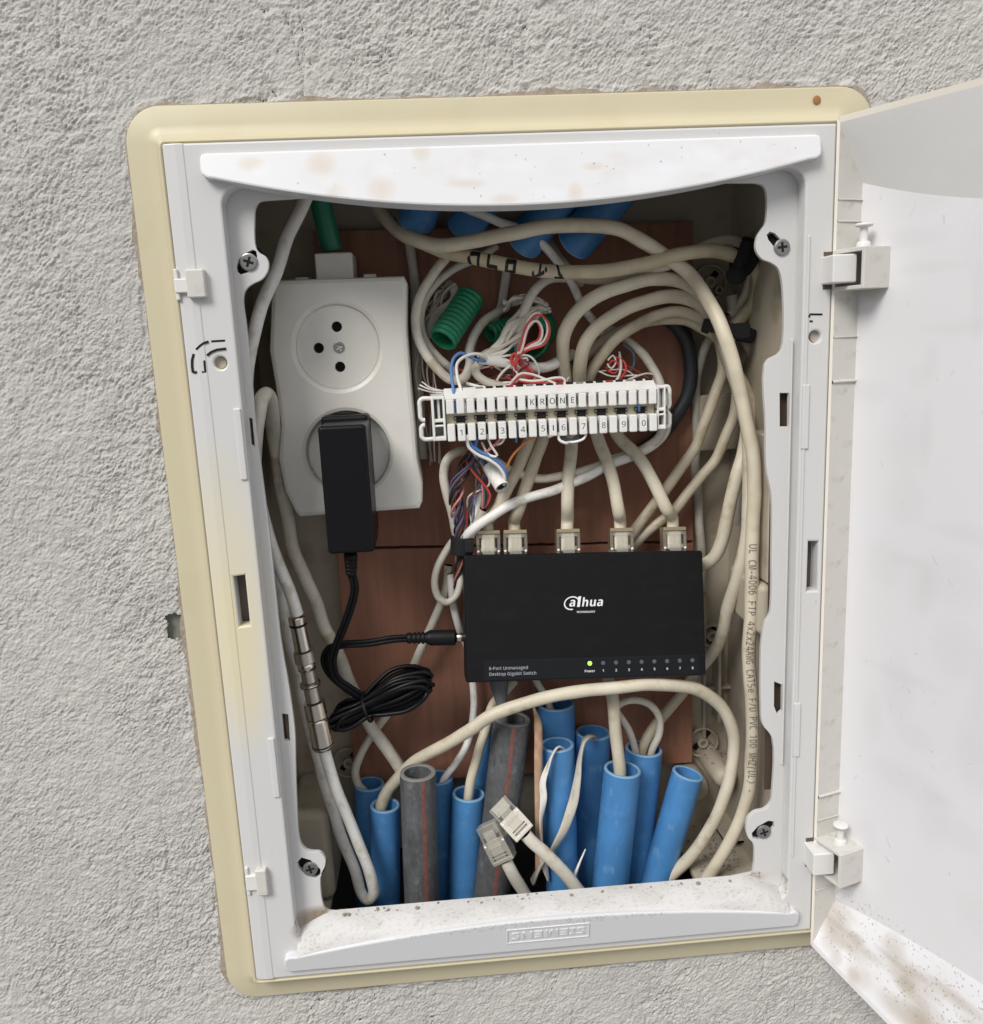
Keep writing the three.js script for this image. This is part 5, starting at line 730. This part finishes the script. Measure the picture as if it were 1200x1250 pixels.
{
  const t = new Thing('loose_patch_cable', 'shorter loose patch cable with a shielded plug standing upright', 'patch cable', 'loose patch cables');
  const a = [-13.2,-157,-27], b = [-21,-140.1,-33];
  t.part('jacket', cord([...[[-0.1,-187.4,-34],[-5.4,-175.2,-30],[-10.5,-163.9,-27]], a], 3.23, { flat: 0.8 }), JK.light, null, true);
  plugParts(t, a, V(b).sub(V(a)).toArray(), [-0.25, 0.1, 1], { contacts: true, metal: true }); t.done();
}
// ---------------------------------------------------------------- stripped jackets, stick, straps
cable('wavy white stripped jacket hanging from a blue conduit', [[23.3,-111.4,-50],[19.3,-105.2,-46],[15.5,-106.2,-41],[12.4,-111.9,-39],[9.8,-119.7,-38],[10,-128.7,-38],[8.2,-140.5,-38],[7,-150.5,-38],[8.1,-165.1,-40],[10.9,-181.5,-44]], 1.95, JK.white, { flat: 0.35, twist: 1.2, name: 'stripped_jacket', cat: 'cable jacket' });
cable('pale twisted stripped jacket crossing from the shaded conduit', [[44.5,-119.3,-72],[39.7,-107.5,-60],[34.2,-105.6,-50],[31.1,-112.4,-46],[28.4,-123.4,-42],[25.5,-136,-40],[19.9,-148.3,-38],[13.4,-158.9,-38],[6.6,-169.9,-40],[2.2,-182.6,-44]], 2.63, JK.grey, { flat: 0.4, twist: 0.8, name: 'stripped_jacket', cat: 'cable jacket' });
cable('thin bare sliver sticking up near the bottom edge', [[30.5,-158.9,-34],[27.2,-166.4,-34],[23.4,-175.8,-34]], (q) => 0.35 + 0.7 * q, JK.white, { name: 'jacket_sliver', cat: 'cable jacket' });
{ const s = [[6.3,-79.9,-44],[8.1,-87.9,-43],[7.4,-115.5,-42],[6.4,-154.3,-41],[5.9,-173.6,-42]]; single('wooden_stick', cord(s, (q) => 0.5 + 1.9 * Math.min(1, q * 9), { m: 6, flat: 0.7 }), M.stick, 'thin splintered tan wooden stick beside the rear grey conduit', 'stick', null, true); }
function strapRing(c, ax, up, r1, r2, hw, th) {      // flat band round a bundle
  const A = V(ax).normalize(), B = V(up).addScaledVector(A, -V(up).dot(A)).normalize(), C = new THREE.Vector3().crossVectors(A, B), s = new THREE.Shape();
  s.absellipse(0, 0, r1, r2, 0, Math.PI * 2); const h = new THREE.Path(); h.absellipse(0, 0, r1 - th, r2 - th, 0, Math.PI * 2); s.holes.push(h);
  return new THREE.ExtrudeGeometry(s, { depth: 2 * hw - 0.8, bevelEnabled: true, bevelSize: 0.4, bevelThickness: 0.4, bevelSegments: 2, curveSegments: 28 }).translate(0, 0, -hw + 0.4).applyMatrix4(new THREE.Matrix4().makeBasis(B, C, A).setPosition(V(c)));
}
single('cable_strap', [strapRing([-26.3,6.7,-56], [0.1, 1, 0.05], [1, 0, 0], 5.6, 5.4, 4.6, 1.0), box(-2.4, 2.4, -3.2, 3.2, -1, 1, 0.6).translate(...[-22.8,7,-50])], M.strap, 'black strap round the wires at the upper left corner of the switch', 'cable tie', 'black straps round the cables');
single('cable_strap', [strapRing([120.7,144.3,-54], [124.8,143.1,-55].map((v, i) => v - [118.3,145.4,-52][i]), [0, 1, 0.1], 9.0, 6.6, 3.2, 1.1), alongAxis(lathe([[0, 0], [2.6, 0], [3, 0.6], [3, 13], [2.6, 14]], 10), [118.9,150.5,-46], [113,136.4,-44]), new THREE.SphereGeometry(4.6, 18, 12).scale(1.15, 1, 0.7).translate(...[113,135.2,-44])], M.strap, 'black strap knotted round the upper cables by the top right screw', 'cable tie', 'black straps round the cables');
single('cable_strap', [strapRing([114.2,108.9,-58], [0.28, 1, 0], [1, 0.2, 0.1], 13.0, 11.0, 3.2, 1.2), box(-3.6, 3.6, -4, 4, -2, 2, 1).translate(...[117.7,108.6,-48])], M.strap, 'black cable tie gathering the coil on the right', 'cable tie', 'black straps round the cables');

// ---------------------------------------------------------------- thin wires
function wires(name, label, list) { const t = new Thing(name, label, 'wires'); for (const [n, p, m, r] of list) t.part(n, cord(p, r || 0.62, { m: 7, step: 1.2 }), m, null, true); t.done(); }
const off = (p, dx, dy, dz = 0) => p.map((q) => [q[0] + dx, q[1] + dy, q[2] + dz]);
{
  const l1 = [[4.4,94.5,-56],[4,99,-54],[7,104.1,-53],[9.6,112.3,-52],[12.2,119.2,-51],[15.8,121.7,-50],[20.1,118.1,-50],[20.7,112.1,-50],[17.8,107.1,-51],[11.8,105.4,-52],[7,103.2,-54],[5.4,100.1,-55]], l2 = [[6.1,99.3,-54],[8.5,105.6,-52],[10.8,113.4,-51],[13.2,117.2,-50],[16,117.8,-50],[18.3,113.8,-50],[17.1,108.4,-51],[12.6,106.2,-52],[8.2,102.4,-54]];
  const l3 = [[1.9,87.2,-58],[4.1,90.5,-54],[7.2,92.9,-52],[12.9,92.2,-52],[19.3,89.5,-51],[25.6,86.8,-50],[28.9,87.5,-50],[28.2,89.5,-50],[24.1,90.1,-50],[18.5,89.2,-51],[12,89,-52],[6.5,90,-54]];
  wires('wire_pair', 'red and white wire pair knotted in loops above the terminal block', [['white_wire', l1, M.wwhite], ['red_wire', off(l1, 0.9, -0.8, 0.3), M.red], ['white_wire', l2, M.wwhite], ['red_wire', off(l2, -0.9, 0.5, -0.4), M.red], ['white_wire', l3, M.wwhite], ['red_wire', off(l3, 0.7, -0.9, -0.5), M.red],
    ['red_wire', [[3.5,97,-54],[5.5,100.2,-52],[4.4,103,-52],[2.7,100.3,-53],[4.2,97,-53],[6.3,100.9,-52]], M.red, 0.8], ['red_wire', [[-6.8,90.7,-62],[-1.9,92.2,-60],[2,90.5,-58],[6,87,-58],[11.6,85,-60]], M.darkred, 0.8], ['white_wire', [[-4.5,84.9,-62],[-3.8,90.7,-58],[-0.5,94.7,-56],[2.8,97,-55]], M.wwhite]]);
}
wires('wire_pair', 'blue and white wires entering the left end of the terminal block', [['blue_wire', [[-26.6,76.8,-36],[-26.7,79.7,-34],[-27.1,88.4,-38],[-27.2,97.9,-44],[-25.4,102.5,-46],[-22,104.3,-47],[-18.5,102.5,-48],[-13.7,100.3,-50],[-8.2,99.6,-54]], M.blue, 0.8], ['white_wire', [[-21.5,76.5,-36],[-21.9,79,-34],[-23.3,86.6,-38],[-24.7,94.3,-44],[-24.3,99.3,-46],[-21,102.2,-47],[-15.6,103.6,-48],[-11.2,102.5,-50],[-8.6,99.6,-54]], M.wwhite, 0.8]]);
wires('wire_bundle', 'tangle of red, white and dark wires behind the coil loops', [['red_wire', [[58.1,98.3,-66],[61.9,95.7,-64],[62.2,91.6,-62],[59.2,88.1,-60],[55.3,85.4,-58],[48.2,83.5,-54]], M.red, 0.7], ['white_wire', [[60.3,100.7,-68],[59.7,93.3,-62],[57,87.8,-58],[51.9,85,-54],[37.9,84.2,-50],[28.5,83.2,-48]], M.wwhite, 0.7], ['red_wire', [[52.9,92.7,-66],[56,96.8,-64],[59.3,94.1,-64],[56.7,90.1,-64],[53.3,91.9,-64]], M.red, 0.6], ['dark_wire', [[62.5,104.7,-70],[67.7,100.3,-70],[68.4,94.4,-70],[65.3,89.6,-68]], M.slate, 0.9], ['white_wire', [[53.4,96.9,-64],[56,99.3,-64],[57.6,95.9,-64],[55,92.7,-64],[53,95.3,-64]], M.wwhite, 0.5], ['white_wire', [[60.8,85.9,-60],[66.4,88.1,-60],[73.3,89.4,-62],[78.1,88.3,-64]], M.wwhite, 0.5], ['red_wire', [[-4.4,99.5,-66],[-8.1,97.3,-62],[-15,95.3,-60],[-23.2,95.7,-60]], M.darkred, 0.7]]);
wires('wire_pair', 'red and white wire ends at the left of the block top', [['red_wire', [[-7.8,84.7,-52],[-11.1,87.4,-50],[-13.7,86,-48],[-16.3,83.9,-46]], M.red, 0.8], ['white_wire', [[-6.4,83.2,-50],[-10.4,86.7,-48],[-14.4,87.7,-48],[-19.8,89.3,-52]], M.wwhite, 0.8], ['white_wire', [[-43.2,89.8,-50],[-38.5,87.5,-50],[-32.1,86.3,-52],[-23.9,86.2,-54]], M.wwhite, 0.45], ['white_wire', [[-44.1,88.1,-52],[-38.6,86.3,-51],[-30.2,85,-52]], M.wwhite, 0.4], ['white_wire', [[-41.9,91.1,-54],[-38.1,88.3,-51],[-30.1,85.8,-52]], M.wwhite, 0.35]]);
{
  const t = new Thing('wire_bundle', 'twisted brown, purple and orange wires running down to the black strap', 'wires'), c = curveOf([[-18.1,60.2,-50],[-20.9,51.8,-52],[-24.5,44.8,-53],[-27.4,36.8,-54],[-28.2,28.8,-54],[-27.4,19.5,-55],[-27.1,8.9,-56],[-28.1,-5.2,-60],[-30,-19.7,-64]]);
  const mats = [M.brown, M.wblack, M.purple, M.pink, M.brown, M.wblack, M.darkred, M.slate, M.brown, M.purple], nm = ['brown_wire', 'black_wire', 'purple_wire', 'pink_wire', 'brown_wire', 'black_wire', 'red_wire', 'grey_wire', 'brown_wire', 'purple_wire'];
  mats.forEach((m, k) => { const p = []; for (let i = 0; i <= 40; i++) { const f = i / 40, q = c.getPointAt(f), T = c.getTangentAt(f), N = new THREE.Vector3(-T.y, T.x, 0).normalize(), a = k / mats.length * 6.283 + f * 15 + 0.5 * Math.sin(f * 9 + k), R = (k % 2 ? 2.7 : 1.9) * (0.75 + 0.5 * Math.sin(Math.PI * Math.min(1, f * 1.4))); p.push([q.x + N.x * Math.cos(a) * R, q.y + N.y * Math.cos(a) * R, q.z + Math.sin(a) * R]); } t.part(nm[k], cord(p, 0.62, { m: 6, step: 1.3 }), m, null, true); });
  const b2 = [[-20.9,51.8,-52],[-17.9,46.1,-50],[-14.2,39.4,-49],[-12.8,33.4,-49],[-13.8,27.2,-51],[-16.3,22.5,-54]];
  [M.red, M.brown, M.wblack, M.slate, M.pink].forEach((m, k) => t.part(['red_wire', 'brown_wire', 'black_wire', 'grey_wire', 'pink_wire'][k], cord(b2.map((q, i) => [q[0] + (k - 2) * 0.9 * Math.cos(i), q[1] + (k - 2) * 0.7 * Math.sin(i), q[2] - k * 0.4]), 0.6, { m: 6, step: 1.3 }), m, null, true));
  t.done();
}
{
  const t = new Thing('cut_jacket', 'short open end of a white cable jacket below the terminal block', 'cable jacket'), a = [-10.6,47.7,-48], b = [-5.6,38.6,-38], L = dist(a, b), r = 3.7;
  t.part('sleeve', alongAxis(lathe([[r - 0.9, L - 5], [r - 0.9, L], [r, L], [r, 0], [0, 0]].reverse(), 22), a, b), JK.white); t.part('opening', alongAxis(lathe([[0, L - 1.2], [r - 0.8, L - 1.2]].reverse(), 18), a, b), M.hole); t.done();  // black disc paints the shade inside the open jacket end
  cable('cut pale cable ends rising from the black strap', [[-23.8,4.7,-58],[-20.8,14.8,-57],[-17.7,25.4,-57],[-15.6,33.9,-57]], 2.11, JK.white); cable('short grey cable end leaning at the strap', [[-22.9,8.9,-55],[-18.7,17.5,-54],[-14.7,25.4,-52]], 2.10, JK.grey);
}
const w1 = [[-21.8,66.3,-32],[-21.3,60.3,-33],[-17.1,56,-34],[-11.3,52.8,-35],[-6.6,48.7,-36],[-4.3,44,-37],[-4.7,39.7,-39]];
wires('wire_pair', 'blue and white wires bending into the open jacket end', [['white_wire', w1, M.wwhite, 0.85], ['blue_wire', off(w1, 0.9, 1.4, -1.2), M.blue, 0.85], ['blue_wire', [[-16.6,64.1,-36],[-18,59.8,-36],[-15,56.4,-36],[-11.2,53.4,-36]], M.blue, 0.9]]);
wires('wire_pair', 'orange and white wires curving from the block to the open jacket', [['orange_wire', [[12.1,63.2,-34],[7.1,60.8,-36],[2.8,56.8,-38],[-0.9,51.9,-40],[-3.4,45.2,-42]], M.orange, 0.6], ['white_wire', [[11.6,62.6,-36],[6.5,59.8,-38],[1.7,55.4,-40],[-1.5,50.5,-42]], M.wwhite, 0.5]]);
wires('wire_pair', 'crossed red and white wires under number three of the block', [['red_wire', [[-4.1,65.2,-34],[-7.7,60.9,-35],[-11.8,57.4,-36],[-15,55,-38]], M.pink, 0.7], ['white_wire', [[-3.3,64.4,-34],[-5.4,60.8,-35],[-9.3,59.7,-36],[-12.6,56.6,-37]], M.wwhite, 0.6], ['white_wire', [[-12.3,65.6,-34],[-10.6,60.4,-34],[-7.6,54.6,-35],[-11.5,55.4,-36],[-14.7,61.4,-38]], M.wwhite, 0.6]]);
wires('wire_pair', 'white and slate wires looping under number six of the block', [['white_wire', [[22,64.7,-33],[22.5,61.2,-32],[25.7,59.5,-32],[27,59.7,-33]], M.wwhite, 0.75], ['white_wire', [[35.9,64.4,-33],[34.5,61.4,-32],[30.9,60,-32],[26.8,59.6,-34]], M.wwhite, 0.65], ['slate_wire', [[23.6,63.5,-36],[25.8,60.7,-35],[29,60.2,-35],[32.4,61.9,-36]], M.slate, 1.2], ['white_wire', [[16.4,64.2,-33],[17.6,63,-33],[20.8,64,-33]], M.wwhite, 0.65]]);
wires('wire_bundle', 'short blue wires standing in the block slots', [['blue_wire', [[1.8,60.8,-35],[2.4,65.5,-35],[3.1,69.3,-37]], M.blue, 0.6], ['blue_wire', [[62.4,79.1,-34],[62,76,-34],[62.4,72.7,-36]], M.blue, 0.7], ['slate_wire', [[12.2,61.9,-35],[12.8,66.6,-35],[13.5,69.5,-37]], M.slate, 0.6], ['slate_wire', [[-17.1,63.4,-35],[-17.3,67.4,-35],[-17.1,70.3,-37]], M.slate, 0.6]]);
{ const L = []; for (let k = 0; k < 5; k++) { const a = [[-39.1,105.2,-72],[-41,95,-70],[-40.3,84.6,-68],[-39.7,67.6,-70],[-39.1,47.3,-74]], d = rr(-5, 6), e = rr(-4, 5); L.push(['strand', a.map((q, i) => [q[0] + d + e * Math.sin(i * 0.8 + k), q[1] + rr(-3, 3), q[2] + rr(-3, 3)]), k % 3 ? JK.grey : M.wwhite, rr(0.25, 0.5)]); }
  for (let k = 0; k < 8; k++) { const a = [[-10.8,87.4,-66],[-2.5,89.2,-64],[9.8,87.5,-62],[22.3,84.4,-62],[35.3,85.3,-64]]; L.push(['strand', a.map((q, i) => [q[0] + rr(-6, 6), q[1] + rr(-3, 4), q[2] + rr(-3, 3)]), [M.wwhite, M.darkred, JK.light, M.slate][k % 4], rr(0.4, 0.7)]); }
  for (let k = 0; k < 9; k++) { const a = [[-8.4,95,-60],[-1.9,99.6,-56],[4.5,97.7,-55],[9.3,92.6,-56],[4.4,87.9,-58],[-2.9,87.3,-60],[9,84.5,-56]], j = rr(0.6, 1.2); L.push([k % 2 ? 'white_wire' : 'red_wire', a.map((q, i) => [q[0] + rr(-7, 9) * j, q[1] + rr(-3, 3) * j, q[2] + rr(-4, 2)]), k % 2 ? M.wwhite : [M.red, M.darkred][k % 4 / 2], rr(0.45, 0.62)]); }
  for (let k = 0; k < 5; k++) { const a = [[-19.6,60.9,-44],[-16.4,53.8,-48],[-12.9,47.5,-50],[-14.1,38,-52],[-18.5,29.5,-54],[-22.4,17.3,-56]]; L.push(['thin_wire', a.map((q, i) => [q[0] + rr(-4, 4), q[1] + rr(-2, 2), q[2] + rr(-3, 3)]), [M.brown, M.slate, M.wwhite, M.darkred, M.blue][k], 0.5]); }
  for (let k = 0; k < 4; k++) { const a = [[50.7,90.7,-66],[56.7,92.6,-64],[64.4,91.4,-64],[69.8,87.1,-62]]; L.push(['strand', a.map((q, i) => [q[0] + rr(-5, 5), q[1] + rr(-4, 4), q[2] + rr(-3, 3)]), [M.wwhite, M.darkred, JK.light, M.darkred][k % 4], rr(0.3, 0.5)]); }
  wires('wire_bundle', 'fine loose wires and strands crowding behind the terminal block', L); }
{ // crumpled white sheath pulled through the green stub
  const t = new Thing('wire_sheath', 'crumpled white sheath and strands in the green corrugated stub', 'cable jacket');
  for (let k = 0; k < 9; k++) { const a = [[22.1,126.1,-66],[14.4,123,-62],[5.4,114.5,-58],[-4.2,104.5,-56],[-10.9,100,-56]]; const f = (k - 4) * 0.9; t.part('strand', cord(a.map((q, i) => [q[0] + f * Math.cos(i * 1.3 + k) + rr(-0.8, 0.8), q[1] + f * 1.1 * Math.sin(i * 0.9 + k * 0.7) + rr(-0.8, 0.8), q[2] + rr(-3, 2)]), rr(0.9, 1.9), { m: 8, flat: 0.6, twist: rr(-2, 2) }), k % 3 ? JK.light : JK.white, null, true); }
  for (let k = 0; k < 6; k++) t.part('strand', cord([[3,127,-70],[6.2,129.2,-68],[11.9,130.5,-66],[18,128.6,-66],[23.3,125.2,-66]].map((q, i) => [q[0] + rr(-2, 2), q[1] + rr(-3, 2), q[2] + rr(-3, 3)]), rr(0.8, 1.6), { m: 7, flat: 0.5, twist: rr(-2, 2) }), k % 2 ? JK.light : JK.white, null, true);
  t.done();
  const u = new Thing('wire_sheath', 'loose clear strands behind the long white loop', 'cable jacket');
  for (let k = 0; k < 9; k++) u.part('strand', cord([[-25.4,137.6,-78],[-29.1,132.7,-76],[-33.6,127.1,-74],[-36.5,120.7,-74],[-37.8,113.4,-74]].map((q) => [q[0] + rr(-5, 4), q[1] + rr(-2, 2), q[2] + rr(-3, 3)]), rr(0.3, 0.8), { m: 6 }), JK.grey, null, true);
  u.part('strand', cord([[-26.1,139.4,-80],[-23.4,136.6,-76],[-23.4,131.6,-74],[-27,127.6,-72],[-32.1,124.5,-72],[-35,118.1,-70],[-34.6,111.5,-66]], 2.4, { flat: 0.5 }), JK.grey, null, true); u.done();
}
{ // grit on the ledges at the lower right: nobody could count it
  const gs = []; const spot = (x0, x1, y, z0, z1, n) => { for (let i = 0; i < n; i++) { const s = rr(0.3, 1.2); const g = new THREE.IcosahedronGeometry(s, 0).scale(rr(0.7, 1.3), rr(0.5, 0.9), rr(0.7, 1.3)).rotateY(rr(0, 6)); g.translate(rr(x0, x1), y + s * 0.3, rr(z0, z1)); gs.push(g); } };
  spot(112, 126, -137, -88, -70, 120); spot(96, 126, -185.5, -90, -20, 110); spot(-100, 110, -164.9, -7.4, -4.5, 70); spot(-124, -106, -150, -80, -48, 60);
  const m = mesh('grit', gs, std({ map: blotch([0.28, 0.25, 0.21], 0.6, 20, 12, 99, 1), roughness: 0.95 })); m.geometry.scale(MM, MM, MM); m.userData = { kind: 'stuff', label: 'grey plaster grit lying on the ledges of the cabinet', category: 'grit' }; scene.add(m);
}

scene.traverse((o) => { if (o.isMesh) o.castShadow = o.receiveShadow = true; });
renderer.setSize(983, 1024);
renderer.render(scene, camera);
